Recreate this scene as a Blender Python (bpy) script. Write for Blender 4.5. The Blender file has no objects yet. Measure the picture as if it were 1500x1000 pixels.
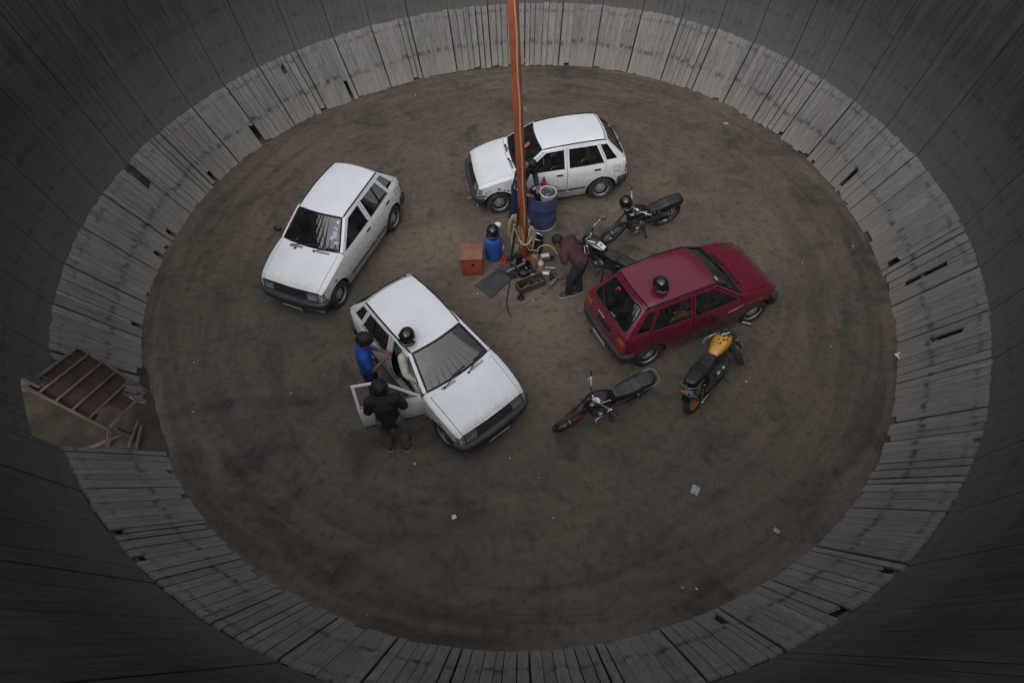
import bpy, bmesh, math, random
from mathutils import Vector, Matrix, noise as mnoise
random.seed(7)
pi = math.pi
sc = bpy.context.scene
COL = sc.collection

# ---------------------------------------------------------------- camera
cam_d = bpy.data.cameras.new('camera'); cam = bpy.data.objects.new('camera', cam_d); COL.objects.link(cam)
cam_d.sensor_width = 36.0; cam_d.lens = 909.33/1500*36
cam_d.clip_start = 0.05; cam_d.clip_end = 2000
_r = Vector((0.99932296, -0.02966144, -0.02176758)).normalized()
_u = Vector((0.03679, 0.80565, 0.59124))
R3 = (Vector((0.99932, -0.02178, 0.02966)))
_p, _ro = 0.9377, -0.0368
_f = Vector((0, math.cos(_p), -math.sin(_p))); _u0 = Vector((0, math.sin(_p), math.cos(_p))); _r0 = Vector((1, 0, 0))
_r = _r0*math.cos(_ro)+_u0*math.sin(_ro); _u = _u0*math.cos(_ro)-_r0*math.sin(_ro)
cam.matrix_world = Matrix(((_r.x, _u.x, -_f.x, -0.1495), (_r.y, _u.y, -_f.y, -8.6686), (_r.z, _u.z, -_f.z, 9.004), (0, 0, 0, 1)))
sc.camera = cam

# ---------------------------------------------------------------- world, sun, exposure
SUN_EL, SUN_AZ = 46, 196        # soft light from over the photographer's left shoulder
w = bpy.data.worlds.new("World"); sc.world = w; w.use_nodes = True
nt = w.node_tree; nt.nodes.clear()
sky = nt.nodes.new('ShaderNodeTexSky'); sky.sky_type = 'NISHITA'; sky.sun_disc = False
sky.sun_elevation = math.radians(SUN_EL); sky.sun_rotation = math.radians(SUN_AZ)
sky.air_density = 1.0; sky.dust_density = 3.0; sky.ozone_density = 1.0
hs = nt.nodes.new('ShaderNodeHueSaturation'); hs.inputs['Saturation'].default_value = 0.28
bg = nt.nodes.new('ShaderNodeBackground'); bg.inputs['Strength'].default_value = 0.12
out = nt.nodes.new('ShaderNodeOutputWorld')
nt.links.new(sky.outputs[0], hs.inputs['Color']); nt.links.new(hs.outputs[0], bg.inputs[0]); nt.links.new(bg.outputs[0], out.inputs[0])
sun_d = bpy.data.lights.new('sun', 'SUN'); sun_d.energy = 1.2; sun_d.angle = math.radians(128); sun_d.color = (1, 0.985, 0.96)
sun = bpy.data.objects.new('sun', sun_d); COL.objects.link(sun); sun.location = (0, -20, 30)
_el = math.radians(SUN_EL)
sun.rotation_euler = (Vector((math.sin(math.radians(SUN_AZ))*math.cos(_el), math.cos(math.radians(SUN_AZ))*math.cos(_el), math.sin(_el)))).to_track_quat('Z', 'Y').to_euler()
sc.view_settings.view_transform = 'Standard'; sc.view_settings.look = 'None'
sc.view_settings.gamma = 1; sc.view_settings.use_curve_mapping = False
sc.view_settings.exposure = 0.42

# ---------------------------------------------------------------- materials
def nodes(name):
    m = bpy.data.materials.new(name); m.use_nodes = True
    t = m.node_tree; b = t.nodes['Principled BSDF']
    return m, t, b
def N(t, typ, **kw):
    n = t.nodes.new(typ)
    for k, v in kw.items(): setattr(n, k, v)
    return n
def rgba(c): return (c[0], c[1], c[2], 1)
def noise(t, vec, scale, detail=4, rough=.55, dist=0):
    n = N(t, 'ShaderNodeTexNoise'); n.inputs['Scale'].default_value = scale; n.inputs['Detail'].default_value = detail
    n.inputs['Roughness'].default_value = rough; n.inputs['Distortion'].default_value = dist
    if vec is not None: t.links.new(vec, n.inputs['Vector'])
    return n
def ramp(t, fac, stops):
    r = N(t, 'ShaderNodeValToRGB'); e = r.color_ramp.elements
    while len(e) < len(stops): e.new(.5)
    for el, (p, c) in zip(e, stops): el.position = p; el.color = rgba(c) if not isinstance(c, (int, float)) else (c, c, c, 1)
    t.links.new(fac, r.inputs[0]); return r
def mix(t, fac, a, b, typ='MIX'):
    m = N(t, 'ShaderNodeMix', data_type='RGBA', blend_type=typ)
    for s, v in ((0, fac), (6, a), (7, b)):
        if hasattr(v, 'is_output'): t.links.new(v, m.inputs[s])
        elif isinstance(v, (int, float)): m.inputs[s].default_value = v
        else: m.inputs[s].default_value = rgba(v)
    return m.outputs[2]
def math_(t, op, a, b=None, c=None):
    m = N(t, 'ShaderNodeMath', operation=op)
    for i, v in enumerate((a, b, c)):
        if v is None: continue
        if hasattr(v, 'is_output'): t.links.new(v, m.inputs[i])
        else: m.inputs[i].default_value = v
    return m.outputs[0]
def bump(t, b, h, strength=.3, dist=.02):
    n = N(t, 'ShaderNodeBump'); n.inputs['Strength'].default_value = strength; n.inputs['Distance'].default_value = dist
    t.links.new(h, n.inputs['Height']); t.links.new(n.outputs[0], b.inputs['Normal']); return n
def objco(t):
    c = N(t, 'ShaderNodeTexCoord').outputs['Object']; return c
def M(name, col, rough=.5, metal=0, var=.2, scale=6, bmp=0, dirt=None, dirt_amt=.4, spec=.5, coat=0):
    m, t, b = nodes(name)
    co = objco(t); n = noise(t, co, scale, 5)
    lo = tuple(c*(1-var) for c in col); hi = tuple(min(1, c*(1+var)) for c in col)
    c = ramp(t, n.outputs[0], [(.3, lo), (.7, hi)]).outputs[0]
    if dirt:
        n2 = noise(t, co, scale*.6, 6, .65)
        f = ramp(t, n2.outputs[0], [(.5, 0), (.72, dirt_amt)]).outputs[0]
        c = mix(t, f, c, dirt)
    t.links.new(c, b.inputs['Base Color'])
    b.inputs['Roughness'].default_value = rough; b.inputs['Metallic'].default_value = metal
    b.inputs['Specular IOR Level'].default_value = spec
    b.inputs['Coat Weight'].default_value = coat; b.inputs['Coat Roughness'].default_value = .08
    if bmp: bump(t, b, noise(t, co, scale*4, 4).outputs[0], bmp, .01)
    return m
def paint(name, col, dirt, dirt_amt, rough=.32, coat=.3):
    m, t, b = nodes(name); co = objco(t)
    n = noise(t, co, 1.7, 6, .6); n2 = noise(t, co, 14, 6, .7); n3 = noise(t, co, 46, 3, .6)
    c = mix(t, ramp(t, n.outputs[0], [(.35, 0), (.75, .5)]).outputs[0], col, tuple(x*.78 for x in col))
    # splashed mud: rises irregularly from the sills
    sp = N(t, 'ShaderNodeSeparateXYZ'); t.links.new(co, sp.inputs[0])
    hgt = math_(t, 'ADD', sp.outputs[2], math_(t, 'MULTIPLY', math_(t, 'SUBTRACT', n2.outputs[0], .5), .9))
    f = N(t, 'ShaderNodeMapRange'); f.inputs[1].default_value = .18; f.inputs[2].default_value = .75; f.inputs[3].default_value = dirt_amt; f.inputs[4].default_value = 0
    t.links.new(hgt, f.inputs[0])
    c = mix(t, f.outputs[0], c, dirt)
    specks = ramp(t, n3.outputs[0], [(.64, 0), (.72, .55)]).outputs[0]
    gate = ramp(t, n.outputs[0], [(.40, 0), (.60, 1)]).outputs[0]
    c = mix(t, math_(t, 'MULTIPLY', specks, gate), c, dirt)
    t.links.new(c, b.inputs['Base Color'])
    t.links.new(ramp(t, n2.outputs[0], [(.3, rough-.05), (.7, rough+.15)]).outputs[0], b.inputs['Roughness'])
    b.inputs['Coat Weight'].default_value = coat; b.inputs['Coat Roughness'].default_value = .12
    bump(t, b, n.outputs[0], .04, .05)
    return m
def glass_mat(name, tint, refl=1.0, dusty=.06):
    m = bpy.data.materials.new(name); m.use_nodes = True; t = m.node_tree; t.nodes.clear()
    o = N(t, 'ShaderNodeOutputMaterial'); tr = N(t, 'ShaderNodeBsdfTransparent'); tr.inputs[0].default_value = rgba(tint)
    gl = N(t, 'ShaderNodeBsdfGlossy'); gl.inputs['Roughness'].default_value = .03; gl.inputs[0].default_value = (refl, refl, refl, 1)
    fr = N(t, 'ShaderNodeFresnel'); fr.inputs[0].default_value = 2.0
    df = N(t, 'ShaderNodeBsdfDiffuse'); df.inputs[0].default_value = (.28, .27, .25, 1)
    mx = N(t, 'ShaderNodeMixShader'); t.links.new(fr.outputs[0], mx.inputs[0]); t.links.new(tr.outputs[0], mx.inputs[1]); t.links.new(gl.outputs[0], mx.inputs[2])
    n = noise(t, objco(t), 5, 6, .65)
    mx2 = N(t, 'ShaderNodeMixShader'); t.links.new(ramp(t, n.outputs[0], [(.4, dusty*.3), (.7, dusty*2)]).outputs[0], mx2.inputs[0])
    t.links.new(mx.outputs[0], mx2.inputs[1]); t.links.new(df.outputs[0], mx2.inputs[2]); t.links.new(mx2.outputs[0], o.inputs[0])
    return m

WHITE = paint('white_car_paint', (.75, .79, .83), (.20, .16, .12), .75)
RED = paint('maroon_car_paint', (.150, .012, .029), (.05, .035, .028), .35, .2, 1.0)
GLASS = glass_mat('car_glass', (.27, .29, .30), 1.0, .035)
BLACKPL = M('black_plastic', (.022, .022, .026), .45, var=.25, dirt=(.08, .07, .06), dirt_amt=.35)
BUMPER = M('grey_bumper_plastic', (.035, .036, .046), .5, var=.25, dirt=(.10, .085, .07), dirt_amt=.4)
RUBBER = M('tyre_rubber', (.032, .030, .028), .8, var=.3, scale=9, bmp=.2, dirt=(.10, .085, .065), dirt_amt=.7)
SEAL = M('rubber_seal', (.012, .012, .013), .6)
STEEL = M('wheel_steel', (.27, .265, .26), .45, .2, var=.25, scale=10, dirt=(.12, .10, .08), dirt_amt=.5)
CHROME = M('chrome', (.45, .45, .46), .22, 1.0, var=.1, scale=12, dirt=(.2, .17, .14), dirt_amt=.3)
ALLOY = M('engine_alloy', (.20, .20, .20), .4, .8, var=.3, scale=14, dirt=(.04, .035, .03), dirt_amt=.7)
DARKMETAL = M('dark_metal', (.025, .025, .026), .4, .5, var=.4, scale=12, dirt=(.09, .075, .06), dirt_amt=.4)
GLOSSBLACK = M('gloss_black_paint', (.012, .012, .014), .18, 0, var=.2, coat=.8, dirt=(.05, .045, .04), dirt_amt=.25)
HELMET = M('black_helmet_shell', (.010, .010, .011), .22, 0, var=.2, coat=.6)
VINYL = M('black_seat_vinyl', (.020, .020, .024), .42, 0, var=.3, scale=10, bmp=.15, dirt=(.06, .055, .05), dirt_amt=.3)
INTERIOR = M('dark_interior', (.030, .030, .032), .8, var=.3)
SEATCLOTH = M('grey_seat_cloth', (.10, .10, .095), .9, var=.25, bmp=.2)
LAMP = M('lamp_glass', (.22, .22, .20), .12, 0, var=.3, scale=20, coat=.8)
AMBER = M('amber_lens', (.35, .10, .015), .25, 0, coat=.6)
REDLENS = M('red_lens', (.28, .02, .015), .25, 0, coat=.6)
PLATE = M('number_plate_white', (.36, .36, .35), .5, dirt=(.14, .12, .10), dirt_amt=.8, scale=20)
YPLATE = M('number_plate_dark', (.02, .02, .022), .6)
OXIDE = M('red_oxide_paint', (.31, .072, .034), .55, var=.25, scale=3, dirt=(.075, .03, .02), dirt_amt=.6, bmp=.1)
RUSTBOX = M('rusty_red_box_paint', (.22, .098, .070), .6, var=.3, scale=5, dirt=(.16, .10, .075), dirt_amt=.9, bmp=.15)
RUST = M('rusty_iron', (.085, .040, .025), .75, .2, var=.4, scale=9, dirt=(.045, .025, .02), dirt_amt=.8, bmp=.3)
GATEMETAL = M('gate_frame_metal', (.105, .068, .046), .65, .2, var=.35, scale=5, dirt=(.06, .03, .022), dirt_amt=.8, bmp=.2)
ROPE = M('sisal_rope', (.34, .29, .19), .9, var=.25, scale=30, bmp=.5)
BLUEDRUM = M('blue_drum_plastic', (.046, .064, .140), .5, var=.3, scale=3, dirt=(.11, .11, .13), dirt_amt=.7, bmp=.05)
BLUECAN = M('blue_can_plastic', (.025, .085, .33), .42, var=.2, scale=4, dirt=(.08, .09, .12), dirt_amt=.4)
PALEBLUE = M('pale_bucket_plastic', (.36, .42, .55), .5, var=.12, dirt=(.2, .18, .16), dirt_amt=.5)
GRAVEL = M('metal_bits', (.10, .095, .085), .6, .2, var=.8, scale=60, bmp=.6)
MAT = M('black_rubber_mat', (.045, .047, .052), .75, var=.3, scale=3, dirt=(.10, .085, .07), dirt_amt=.5, bmp=.2)
TAN = M('tan_can_paint', (.24, .155, .105), .6, var=.2, dirt=(.1, .07, .05), dirt_amt=.6)
GREYMET = M('grey_tool_metal', (.20, .20, .19), .45, .5, var=.3, scale=15, dirt=(.07, .06, .05), dirt_amt=.6)
REDPL = M('red_plastic', (.42, .02, .02), .4)
GREENPL = M('green_label', (.03, .22, .06), .5)
YELLOWHOSE = M('yellow_hose', (.42, .24, .05), .5)
YELLOWTANK = M('yellow_tank_paint', (.52, .25, .030), .3, 0, var=.15, scale=6, coat=.5, dirt=(.05, .025, .01), dirt_amt=.9)
WHITEPL = M('white_plastic', (.62, .62, .60), .5, dirt=(.3, .27, .22), dirt_amt=.5)
PAPER = M('litter_paper', (.27, .255, .23), .9, var=.15, dirt=(.3, .26, .2), dirt_amt=.5)
PINKPAPER = M('pink_paper', (.50, .30, .25), .9)
ORANGEPL = M('orange_brown_scrap', (.30, .12, .05), .8)
SKIN = M('skin', (.135, .070, .048), .5, var=.1, scale=12)
HAIR = M('black_hair', (.006, .005, .005), .55, var=.4, scale=40, bmp=.8)
BLUESHIRT = M('blue_shirt_cloth', (.012, .055, .30), .85, var=.2, scale=5, bmp=.3)
NAVYJEANS = M('navy_jeans', (.012, .022, .085), .9, var=.3, scale=6, bmp=.3)
BLACKSHIRT = M('black_shirt_cloth', (.010, .011, .012), .85, var=.3, scale=6, bmp=.3)
KHAKI = M('grey_brown_trousers', (.105, .092, .08), .9, var=.25, scale=6, bmp=.3)
MAROON = M('maroon_tshirt', (.060, .020, .026), .9, var=.2, scale=6, bmp=.3)
DARKJEANS = M('dark_jeans', (.018, .018, .028), .9, var=.4, scale=5, bmp=.3)
WHITECLOTH = M('white_cotton', (.56, .55, .49), .9, var=.12, scale=6, bmp=.3)
TRACK = M('dark_track_jacket', (.014, .016, .028), .8, var=.25, bmp=.25)
WHITESTRIPE = M('white_stripe_cloth', (.5, .5, .5), .85)
SHOE = M('dark_shoe', (.03, .03, .032), .6)
EYE = M('eye', (.01, .01, .01), .2)
WOODSTAKE = M('raw_wood_stake', (.075, .058, .043), .85, var=.35, scale=9, bmp=.4)
REDDISHPLANK = M('stained_red_plank', (.024, .011, .009), .8, var=.5, scale=4, dirt=(.055, .042, .033), dirt_amt=.8, bmp=.3)

def wood_mat(name, col, dust, zrows, stain, dark=(.02, .018, .016), grain=1.0, dust_h=.0, dust_z=0, streak=1.0):
    m, t, b = nodes(name); co = objco(t)
    rnd = N(t, 'ShaderNodeObjectInfo').outputs['Random']
    off = N(t, 'ShaderNodeCombineXYZ'); t.links.new(math_(t, 'MULTIPLY', rnd, 37.0), off.inputs[0]); t.links.new(math_(t, 'MULTIPLY', rnd, 91.0), off.inputs[2])
    add = N(t, 'ShaderNodeVectorMath', operation='ADD'); t.links.new(co, add.inputs[0]); t.links.new(off.outputs[0], add.inputs[1])
    def scaled(s):
        mp = N(t, 'ShaderNodeVectorMath', operation='MULTIPLY'); t.links.new(add.outputs[0], mp.inputs[0]); mp.inputs[1].default_value = s; return mp.outputs[0]
    g1 = noise(t, scaled((9, 55, 1.6)), 1.0, 5, .6, .4)      # long grain
    g2 = noise(t, scaled((12, 130, 5)), 1.0, 4, .6, .2)      # fine streaks
    g3 = noise(t, scaled((4, 20, .7)), 1.0, 6, .68, .3)      # broad weathered streaks
    g5 = noise(t, scaled((3, 34, 2.2)), 1.0, 3, .6, .2)
    g4 = noise(t, scaled((5, 9, 4)), 1.0, 6, .7)
    tone = math_(t, 'ADD', .86, math_(t, 'MULTIPLY', rnd, .26))
    c = mix(t, ramp(t, g1.outputs[0], [(.28, 0), (.72, 1)]).outputs[0], tuple(x*.68*grain for x in col), tuple(x*1.22 for x in col))
    c = mix(t, ramp(t, g2.outputs[0], [(.56, 0), (.75, .55)]).outputs[0], c, tuple(x*.42 for x in col))
    c = mix(t, ramp(t, g4.outputs[0], [(.55, 0), (.78, .45)]).outputs[0], c, tuple(x*.5 for x in col))
    c = mix(t, ramp(t, g3.outputs[0], [(.36, .62*streak), (.50, 0)]).outputs[0], c, tuple(x*.45 for x in col))
    c = mix(t, ramp(t, g3.outputs[0], [(.54, 0), (.72, .5*streak)]).outputs[0], c, tuple(min(1, x*v) for x, v in zip(col, (1.75, 1.62, 1.48))))
    c = mix(t, ramp(t, g5.outputs[0], [(.66, 0), (.74, .6*streak)]).outputs[0], c, tuple(x*1.9 for x in col))
    c = mix(t, 1.0, c, tone, 'MULTIPLY')
    sp = N(t, 'ShaderNodeSeparateXYZ'); t.links.new(co, sp.inputs[0]); z = sp.outputs[2]
    # floor dust with a ragged upper edge; on the wall it also paints light falloff
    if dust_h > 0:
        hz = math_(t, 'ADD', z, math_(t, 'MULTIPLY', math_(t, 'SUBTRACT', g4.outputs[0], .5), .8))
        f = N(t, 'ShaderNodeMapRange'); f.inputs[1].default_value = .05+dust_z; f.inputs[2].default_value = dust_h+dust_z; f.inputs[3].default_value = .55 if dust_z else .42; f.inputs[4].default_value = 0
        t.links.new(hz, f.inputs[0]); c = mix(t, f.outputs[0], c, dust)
    # rusty nail rows and tyre scuffs
    for zr, wd, am in zrows:
        d = math_(t, 'ABSOLUTE', math_(t, 'SUBTRACT', math_(t, 'ADD', z, math_(t, 'MULTIPLY', math_(t, 'SUBTRACT', rnd, .5), wd*1.2)), zr))
        f = N(t, 'ShaderNodeMapRange'); f.inputs[1].default_value = 0; f.inputs[2].default_value = wd; f.inputs[3].default_value = 1; f.inputs[4].default_value = 0
        t.links.new(d, f.inputs[0])
        br = ramp(t, g4.outputs[0], [(.44, 0), (.6, am)]).outputs[0]
        c = mix(t, math_(t, 'MULTIPLY', f.outputs[0], br), c, dark)
    t.links.new(c, b.inputs['Base Color']); b.inputs['Roughness'].default_value = .78; b.inputs['Specular IOR Level'].default_value = .3
    hgt = math_(t, 'ADD', math_(t, 'MULTIPLY', g1.outputs[0], .7), math_(t, 'MULTIPLY', g2.outputs[0], .5))
    bump(t, b, hgt, .5, .012)
    return m
TRACKWOOD = wood_mat('weathered_track_planks', (.186, .181, .175), (.26, .23, .19), [(.47, .07, .85), (1.10, .05, .6), (.80, .03, .25)], None, dust_h=.55, streak=.75)
WALLWOOD = wood_mat('tyre_dark_falloff_wall', (.041, .041, .042), (.165, .16, .152), [(1.95, .05, .5), (2.55, .07, .6), (3.6, .08, .6), (4.7, .08, .6), (1.5, .08, .4)], None, dust_h=1.9, dust_z=1.1, streak=1.25)  # dark above, pale at the foot: tyre marks, dust and painted light falloff

def ground_mat():
    m, t, b = nodes('packed_dirt'); co = objco(t)
    sp = N(t, 'ShaderNodeSeparateXYZ'); t.links.new(co, sp.inputs[0])
    r = math_(t, 'SQRT', math_(t, 'ADD', math_(t, 'MULTIPLY', sp.outputs[0], sp.outputs[0]), math_(t, 'MULTIPLY', sp.outputs[1], sp.outputs[1])))
    cx = math_(t, 'DIVIDE', sp.outputs[0], math_(t, 'ADD', r, .01)); cy = math_(t, 'DIVIDE', sp.outputs[1], math_(t, 'ADD', r, .01))
    pol = N(t, 'ShaderNodeCombineXYZ'); t.links.new(math_(t, 'MULTIPLY', cx, 2.2), pol.inputs[0]); t.links.new(math_(t, 'MULTIPLY', cy, 2.2), pol.inputs[1]); t.links.new(math_(t, 'MULTIPLY', r, 3.2), pol.inputs[2])
    ring = noise(t, pol.outputs[0], 1.0, 6, .65, .6)
    big = noise(t, co, .33, 5, .6, .5); med = noise(t, co, 1.1, 6, .62, .8); fine = noise(t, co, 7, 6, .7); grit = noise(t, co, 60, 3, .7)
    c = mix(t, ramp(t, big.outputs[0], [(.32, 0), (.68, 1)]).outputs[0], (.083, .071, .058), (.146, .117, .089))
    c = mix(t, ramp(t, med.outputs[0], [(.42, 0), (.72, .8)]).outputs[0], c, (.150, .120, .092))
    c = mix(t, ramp(t, med.outputs[0], [(.26, .75), (.44, 0)]).outputs[0], c, (.030, .027, .025))
    ctr = N(t, 'ShaderNodeVectorMath', operation='DISTANCE'); t.links.new(co, ctr.inputs[0]); ctr.inputs[1].default_value = (.9, .6, 0)
    worn = ramp(t, math_(t, 'DIVIDE', ctr.outputs['Value'], 8.0), [(.10, .75), (.62, 0)]).outputs[0]
    wn = noise(t, co, .55, 5, .62, 1.0)
    c = mix(t, math_(t, 'MULTIPLY', worn, ramp(t, wn.outputs[0], [(.40, 0), (.60, 1)]).outputs[0]), c, (.185, .150, .115))
    edge = ramp(t, math_(t, 'DIVIDE', r, 8.0), [(.42, .05), (.90, .85)]).outputs[0]
    rs = ramp(t, ring.outputs[0], [(.42, 0), (.62, .75)]).outputs[0]
    c = mix(t, math_(t, 'MULTIPLY', rs, edge), c, (.044, .038, .032))
    rs2 = ramp(t, ring.outputs[0], [(.30, .5), (.42, 0)]).outputs[0]
    c = mix(t, math_(t, 'MULTIPLY', rs2, edge), c, (.105, .085, .064))
    oil = noise(t, co, .75, 3, .5, 1.5); 
    c = mix(t, ramp(t, oil.outputs[0], [(.60, 0), (.72, .6)]).outputs[0], c, (.026, .025, .026))
    c = mix(t, ramp(t, fine.outputs[0], [(.3, .6), (.5, 0)]).outputs[0], c, (.030, .026, .022))
    c = mix(t, ramp(t, fine.outputs[0], [(.56, 0), (.76, .6)]).outputs[0], c, (.14, .115, .09))
    c = mix(t, ramp(t, grit.outputs[0], [(.66, 0), (.76, .5)]).outputs[0], c, (.17, .15, .12))
    t.links.new(c, b.inputs['Base Color']); b.inputs['Specular IOR Level'].default_value = .25
    t.links.new(ramp(t, oil.outputs[0], [(.55, .92), (.75, .55)]).outputs[0], b.inputs['Roughness'])
    h = math_(t, 'ADD', math_(t, 'MULTIPLY', med.outputs[0], 1.0), math_(t, 'ADD', math_(t, 'MULTIPLY', fine.outputs[0], .45), math_(t, 'MULTIPLY', ring.outputs[0], .6)))
    bump(t, b, h, .8, .06)
    return m
GROUND = ground_mat()
MOUND = M('loose_brown_earth', (.042, .031, .021), .95, var=.5, scale=3, bmp=.8)

# ---------------------------------------------------------------- mesh helpers
def tag(o, label=None, cat=None, group=None, kind=None):
    if label: o['label'] = label
    if cat: o['category'] = cat
    if group: o['group'] = group
    if kind: o['kind'] = kind
    return o
def link(name, bm, mat, parent=None, smooth=True, angle=38):
    me = bpy.data.meshes.new(name)
    bmesh.ops.recalc_face_normals(bm, faces=bm.faces[:]) if smooth != 'raw' else None
    bm.to_mesh(me); bm.free()
    for mm in (mat if isinstance(mat, (list, tuple)) else [mat]): me.materials.append(mm)
    if smooth:
        me.polygons.foreach_set('use_smooth', [True]*len(me.polygons))
        try: me.set_sharp_from_angle(angle=math.radians(angle))
        except Exception: pass
    o = bpy.data.objects.new(name, me); COL.objects.link(o)
    if parent is not None: o.parent = parent
    return o
def empty(name, loc=(0, 0, 0), rz=0, label=None, cat=None, group=None, rx=0):
    o = bpy.data.objects.new(name, None); COL.objects.link(o); o.empty_display_size = .2
    o.location = loc; o.rotation_euler = (rx, 0, rz); tag(o, label, cat, group); return o
def box(bm, c, s, R=None, mi=0, bev=0):
    ret = bmesh.ops.create_cube(bm, size=1)
    vs = ret['verts']; bmesh.ops.scale(bm, vec=s, verts=vs)
    if bev:
        es = list({e for v in vs for e in v.link_edges})
        r2 = bmesh.ops.bevel(bm, geom=es, offset=bev, segments=2, affect='EDGES', profile=.6)
        vs = list({v for f in r2['faces'] for v in f.verts} | {v for v in vs if v.is_valid})
        q = set(vs); st = list(vs)
        while st:
            v = st.pop()
            for e in v.link_edges:
                o = e.other_vert(v)
                if o not in q: q.add(o); st.append(o)
        vs = list(q)
    if R is not None: bmesh.ops.transform(bm, matrix=R.to_4x4(), verts=vs)
    bmesh.ops.translate(bm, vec=c, verts=vs)
    if mi:
        for f in {f for v in vs for f in v.link_faces}: f.material_index = mi
    return vs
def bar(bm, p0, p1, wd, hd, up=(0, 0, 1), mi=0, bev=0):
    p0 = Vector(p0); p1 = Vector(p1); d = (p1-p0); L = d.length; x = d/L
    y = Vector(up).cross(x); y = y.normalized() if y.length > 1e-4 else x.orthogonal().normalized(); z = x.cross(y)
    R = Matrix((x, y, z)).transposed()
    return box(bm, (p0+p1)/2, (L, wd, hd), R, mi, bev)
def ringverts(bm, c, x, y, r, n):
    return [bm.verts.new(c + x*(r*math.cos(2*pi*i/n)) + y*(r*math.sin(2*pi*i/n))) for i in range(n)]
def skinrings(bm, rings, closed=False, caps=True, mi=0):
    n = len(rings[0]); fs = []
    for a, b in list(zip(rings, rings[1:])) + ([(rings[-1], rings[0])] if closed else []):
        for i in range(n):
            try: fs.append(bm.faces.new((a[i], a[(i+1) % n], b[(i+1) % n], b[i])))
            except ValueError: pass
    if caps and not closed:
        for rg in (rings[0], rings[-1]):
            try: fs.append(bm.faces.new(rg))
            except ValueError: pass
    for f in fs: f.material_index = mi
def tube(bm, pts, r, n=8, closed=False, mi=0, caps=True):
    pts = [Vector(p) for p in pts]; K = len(pts); rings = []; prev = None
    for i, p in enumerate(pts):
        if closed: d = pts[(i+1) % K]-pts[i-1]
        else: d = pts[min(i+1, K-1)]-pts[max(i-1, 0)]
        d = d.normalized() if d.length > 1e-9 else Vector((0, 0, 1))
        x = (prev - d*prev.dot(d)) if prev is not None else d.orthogonal()
        x = x.normalized() if x.length > 1e-6 else d.orthogonal().normalized()
        prev = x; rr = r[i] if isinstance(r, (list, tuple)) else r
        rings.append(ringverts(bm, p, x, d.cross(x), rr, n))
    skinrings(bm, rings, closed, caps, mi)
def cyl(bm, p0, p1, r0, r1=None, n=16, mi=0): tube(bm, [p0, p1], [r0, r0 if r1 is None else r1], n, mi=mi)
def lathe(bm, prof, n=24, Mx=None, closed=False, mi=0, caps=True):
    rings = []
    for r, h in prof:
        rings.append([bm.verts.new((r*math.cos(2*pi*i/n), r*math.sin(2*pi*i/n), h)) for i in range(n)])
    skinrings(bm, rings, closed, caps, mi)
    if Mx is not None: bmesh.ops.transform(bm, matrix=Mx, verts=[v for rg in rings for v in rg])
def ell(bm, c, s, seg=16, R=None, mi=0):
    ret = bmesh.ops.create_uvsphere(bm, u_segments=seg, v_segments=max(6, seg//2), radius=1); vs = ret['verts']
    bmesh.ops.scale(bm, vec=s, verts=vs)
    if R is not None: bmesh.ops.transform(bm, matrix=R.to_4x4(), verts=vs)
    bmesh.ops.translate(bm, vec=c, verts=vs)
    if mi:
        for f in {f for v in vs for f in v.link_faces}: f.material_index = mi
    return vs
def merge(bm, b):
    me = bpy.data.meshes.new('tmp'); b.to_mesh(me); b.free(); bm.from_mesh(me); bpy.data.meshes.remove(me)
def shell(b, th, outward):
    b.normal_update()
    s = sum((f.normal.dot(outward(f.calc_center_median()))*f.calc_area() for f in b.faces), 0)
    if s < 0: bmesh.ops.reverse_faces(b, faces=b.faces[:])
    if th:
        b.normal_update()
        fs = b.faces[:]; vm = {v: b.verts.new(v.co - v.normal*th) for v in b.verts[:]}
        bd = [e for e in b.edges if len(e.link_faces) == 1]
        for f in fs: b.faces.new([vm[v] for v in reversed(f.verts)])
        for e in bd:
            lp = e.link_loops[0]; a, c = lp.vert, lp.link_loop_next.vert
            try: b.faces.new((c, a, vm[a], vm[c]))
            except ValueError: pass
def patch(bm, poly, fn, step=.08, th=0.0, outward=None, mi=0):
    b = bmesh.new(); b.faces.new([b.verts.new((u, v, 0)) for u, v in poly])
    for ax in (0, 1):
        lo = min(p[ax] for p in poly); hi = max(p[ax] for p in poly); k = lo+step
        st = step if not isinstance(step, tuple) else step[ax]
        k = lo+st
        while k < hi-.3*st:
            co = [0, 0, 0]; no = [0, 0, 0]; co[ax] = k; no[ax] = 1
            bmesh.ops.bisect_plane(b, geom=b.verts[:]+b.edges[:]+b.faces[:], plane_co=co, plane_no=no, dist=1e-5); k += st
    big = [f for f in b.faces if len(f.verts) > 4]
    if big: bmesh.ops.triangulate(b, faces=big)
    for v in b.verts: v.co = Vector(fn(v.co.x, v.co.y))
    shell(b, th, outward or (lambda c: Vector((c.x*.2, c.y*3, c.z-.5))))
    for f in b.faces: f.material_index = mi
    merge(bm, b)
def rect(u0, u1, v0, v1): return [(u0, v0), (u1, v0), (u1, v1), (u0, v1)]
def interp(tab, x):
    if x <= tab[0][0]: return tab[0][1]
    for (a, b), (c, d) in zip(tab, tab[1:]):
        if x <= c: return b+(d-b)*(x-a)/(c-a)
    return tab[-1][1]
def lerp(a, b, t): return a+(b-a)*t
def catmull(pts, k=6, closed=False):
    pts = [Vector(p) for p in pts]; n = len(pts); o = []
    for i in range(n if closed else n-1):
        p0, p1, p2, p3 = (pts[(i-1) % n], pts[i], pts[(i+1) % n], pts[(i+2) % n]) if closed else (pts[max(i-1, 0)], pts[i], pts[i+1], pts[min(i+2, n-1)])
        for j in range(k):
            t = j/k; o.append(.5*((2*p1)+(p2-p0)*t+(2*p0-5*p1+4*p2-p3)*t*t+(3*p1-p0-3*p2+p3)*t**3))
    if not closed: o.append(pts[-1])
    return o
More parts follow.
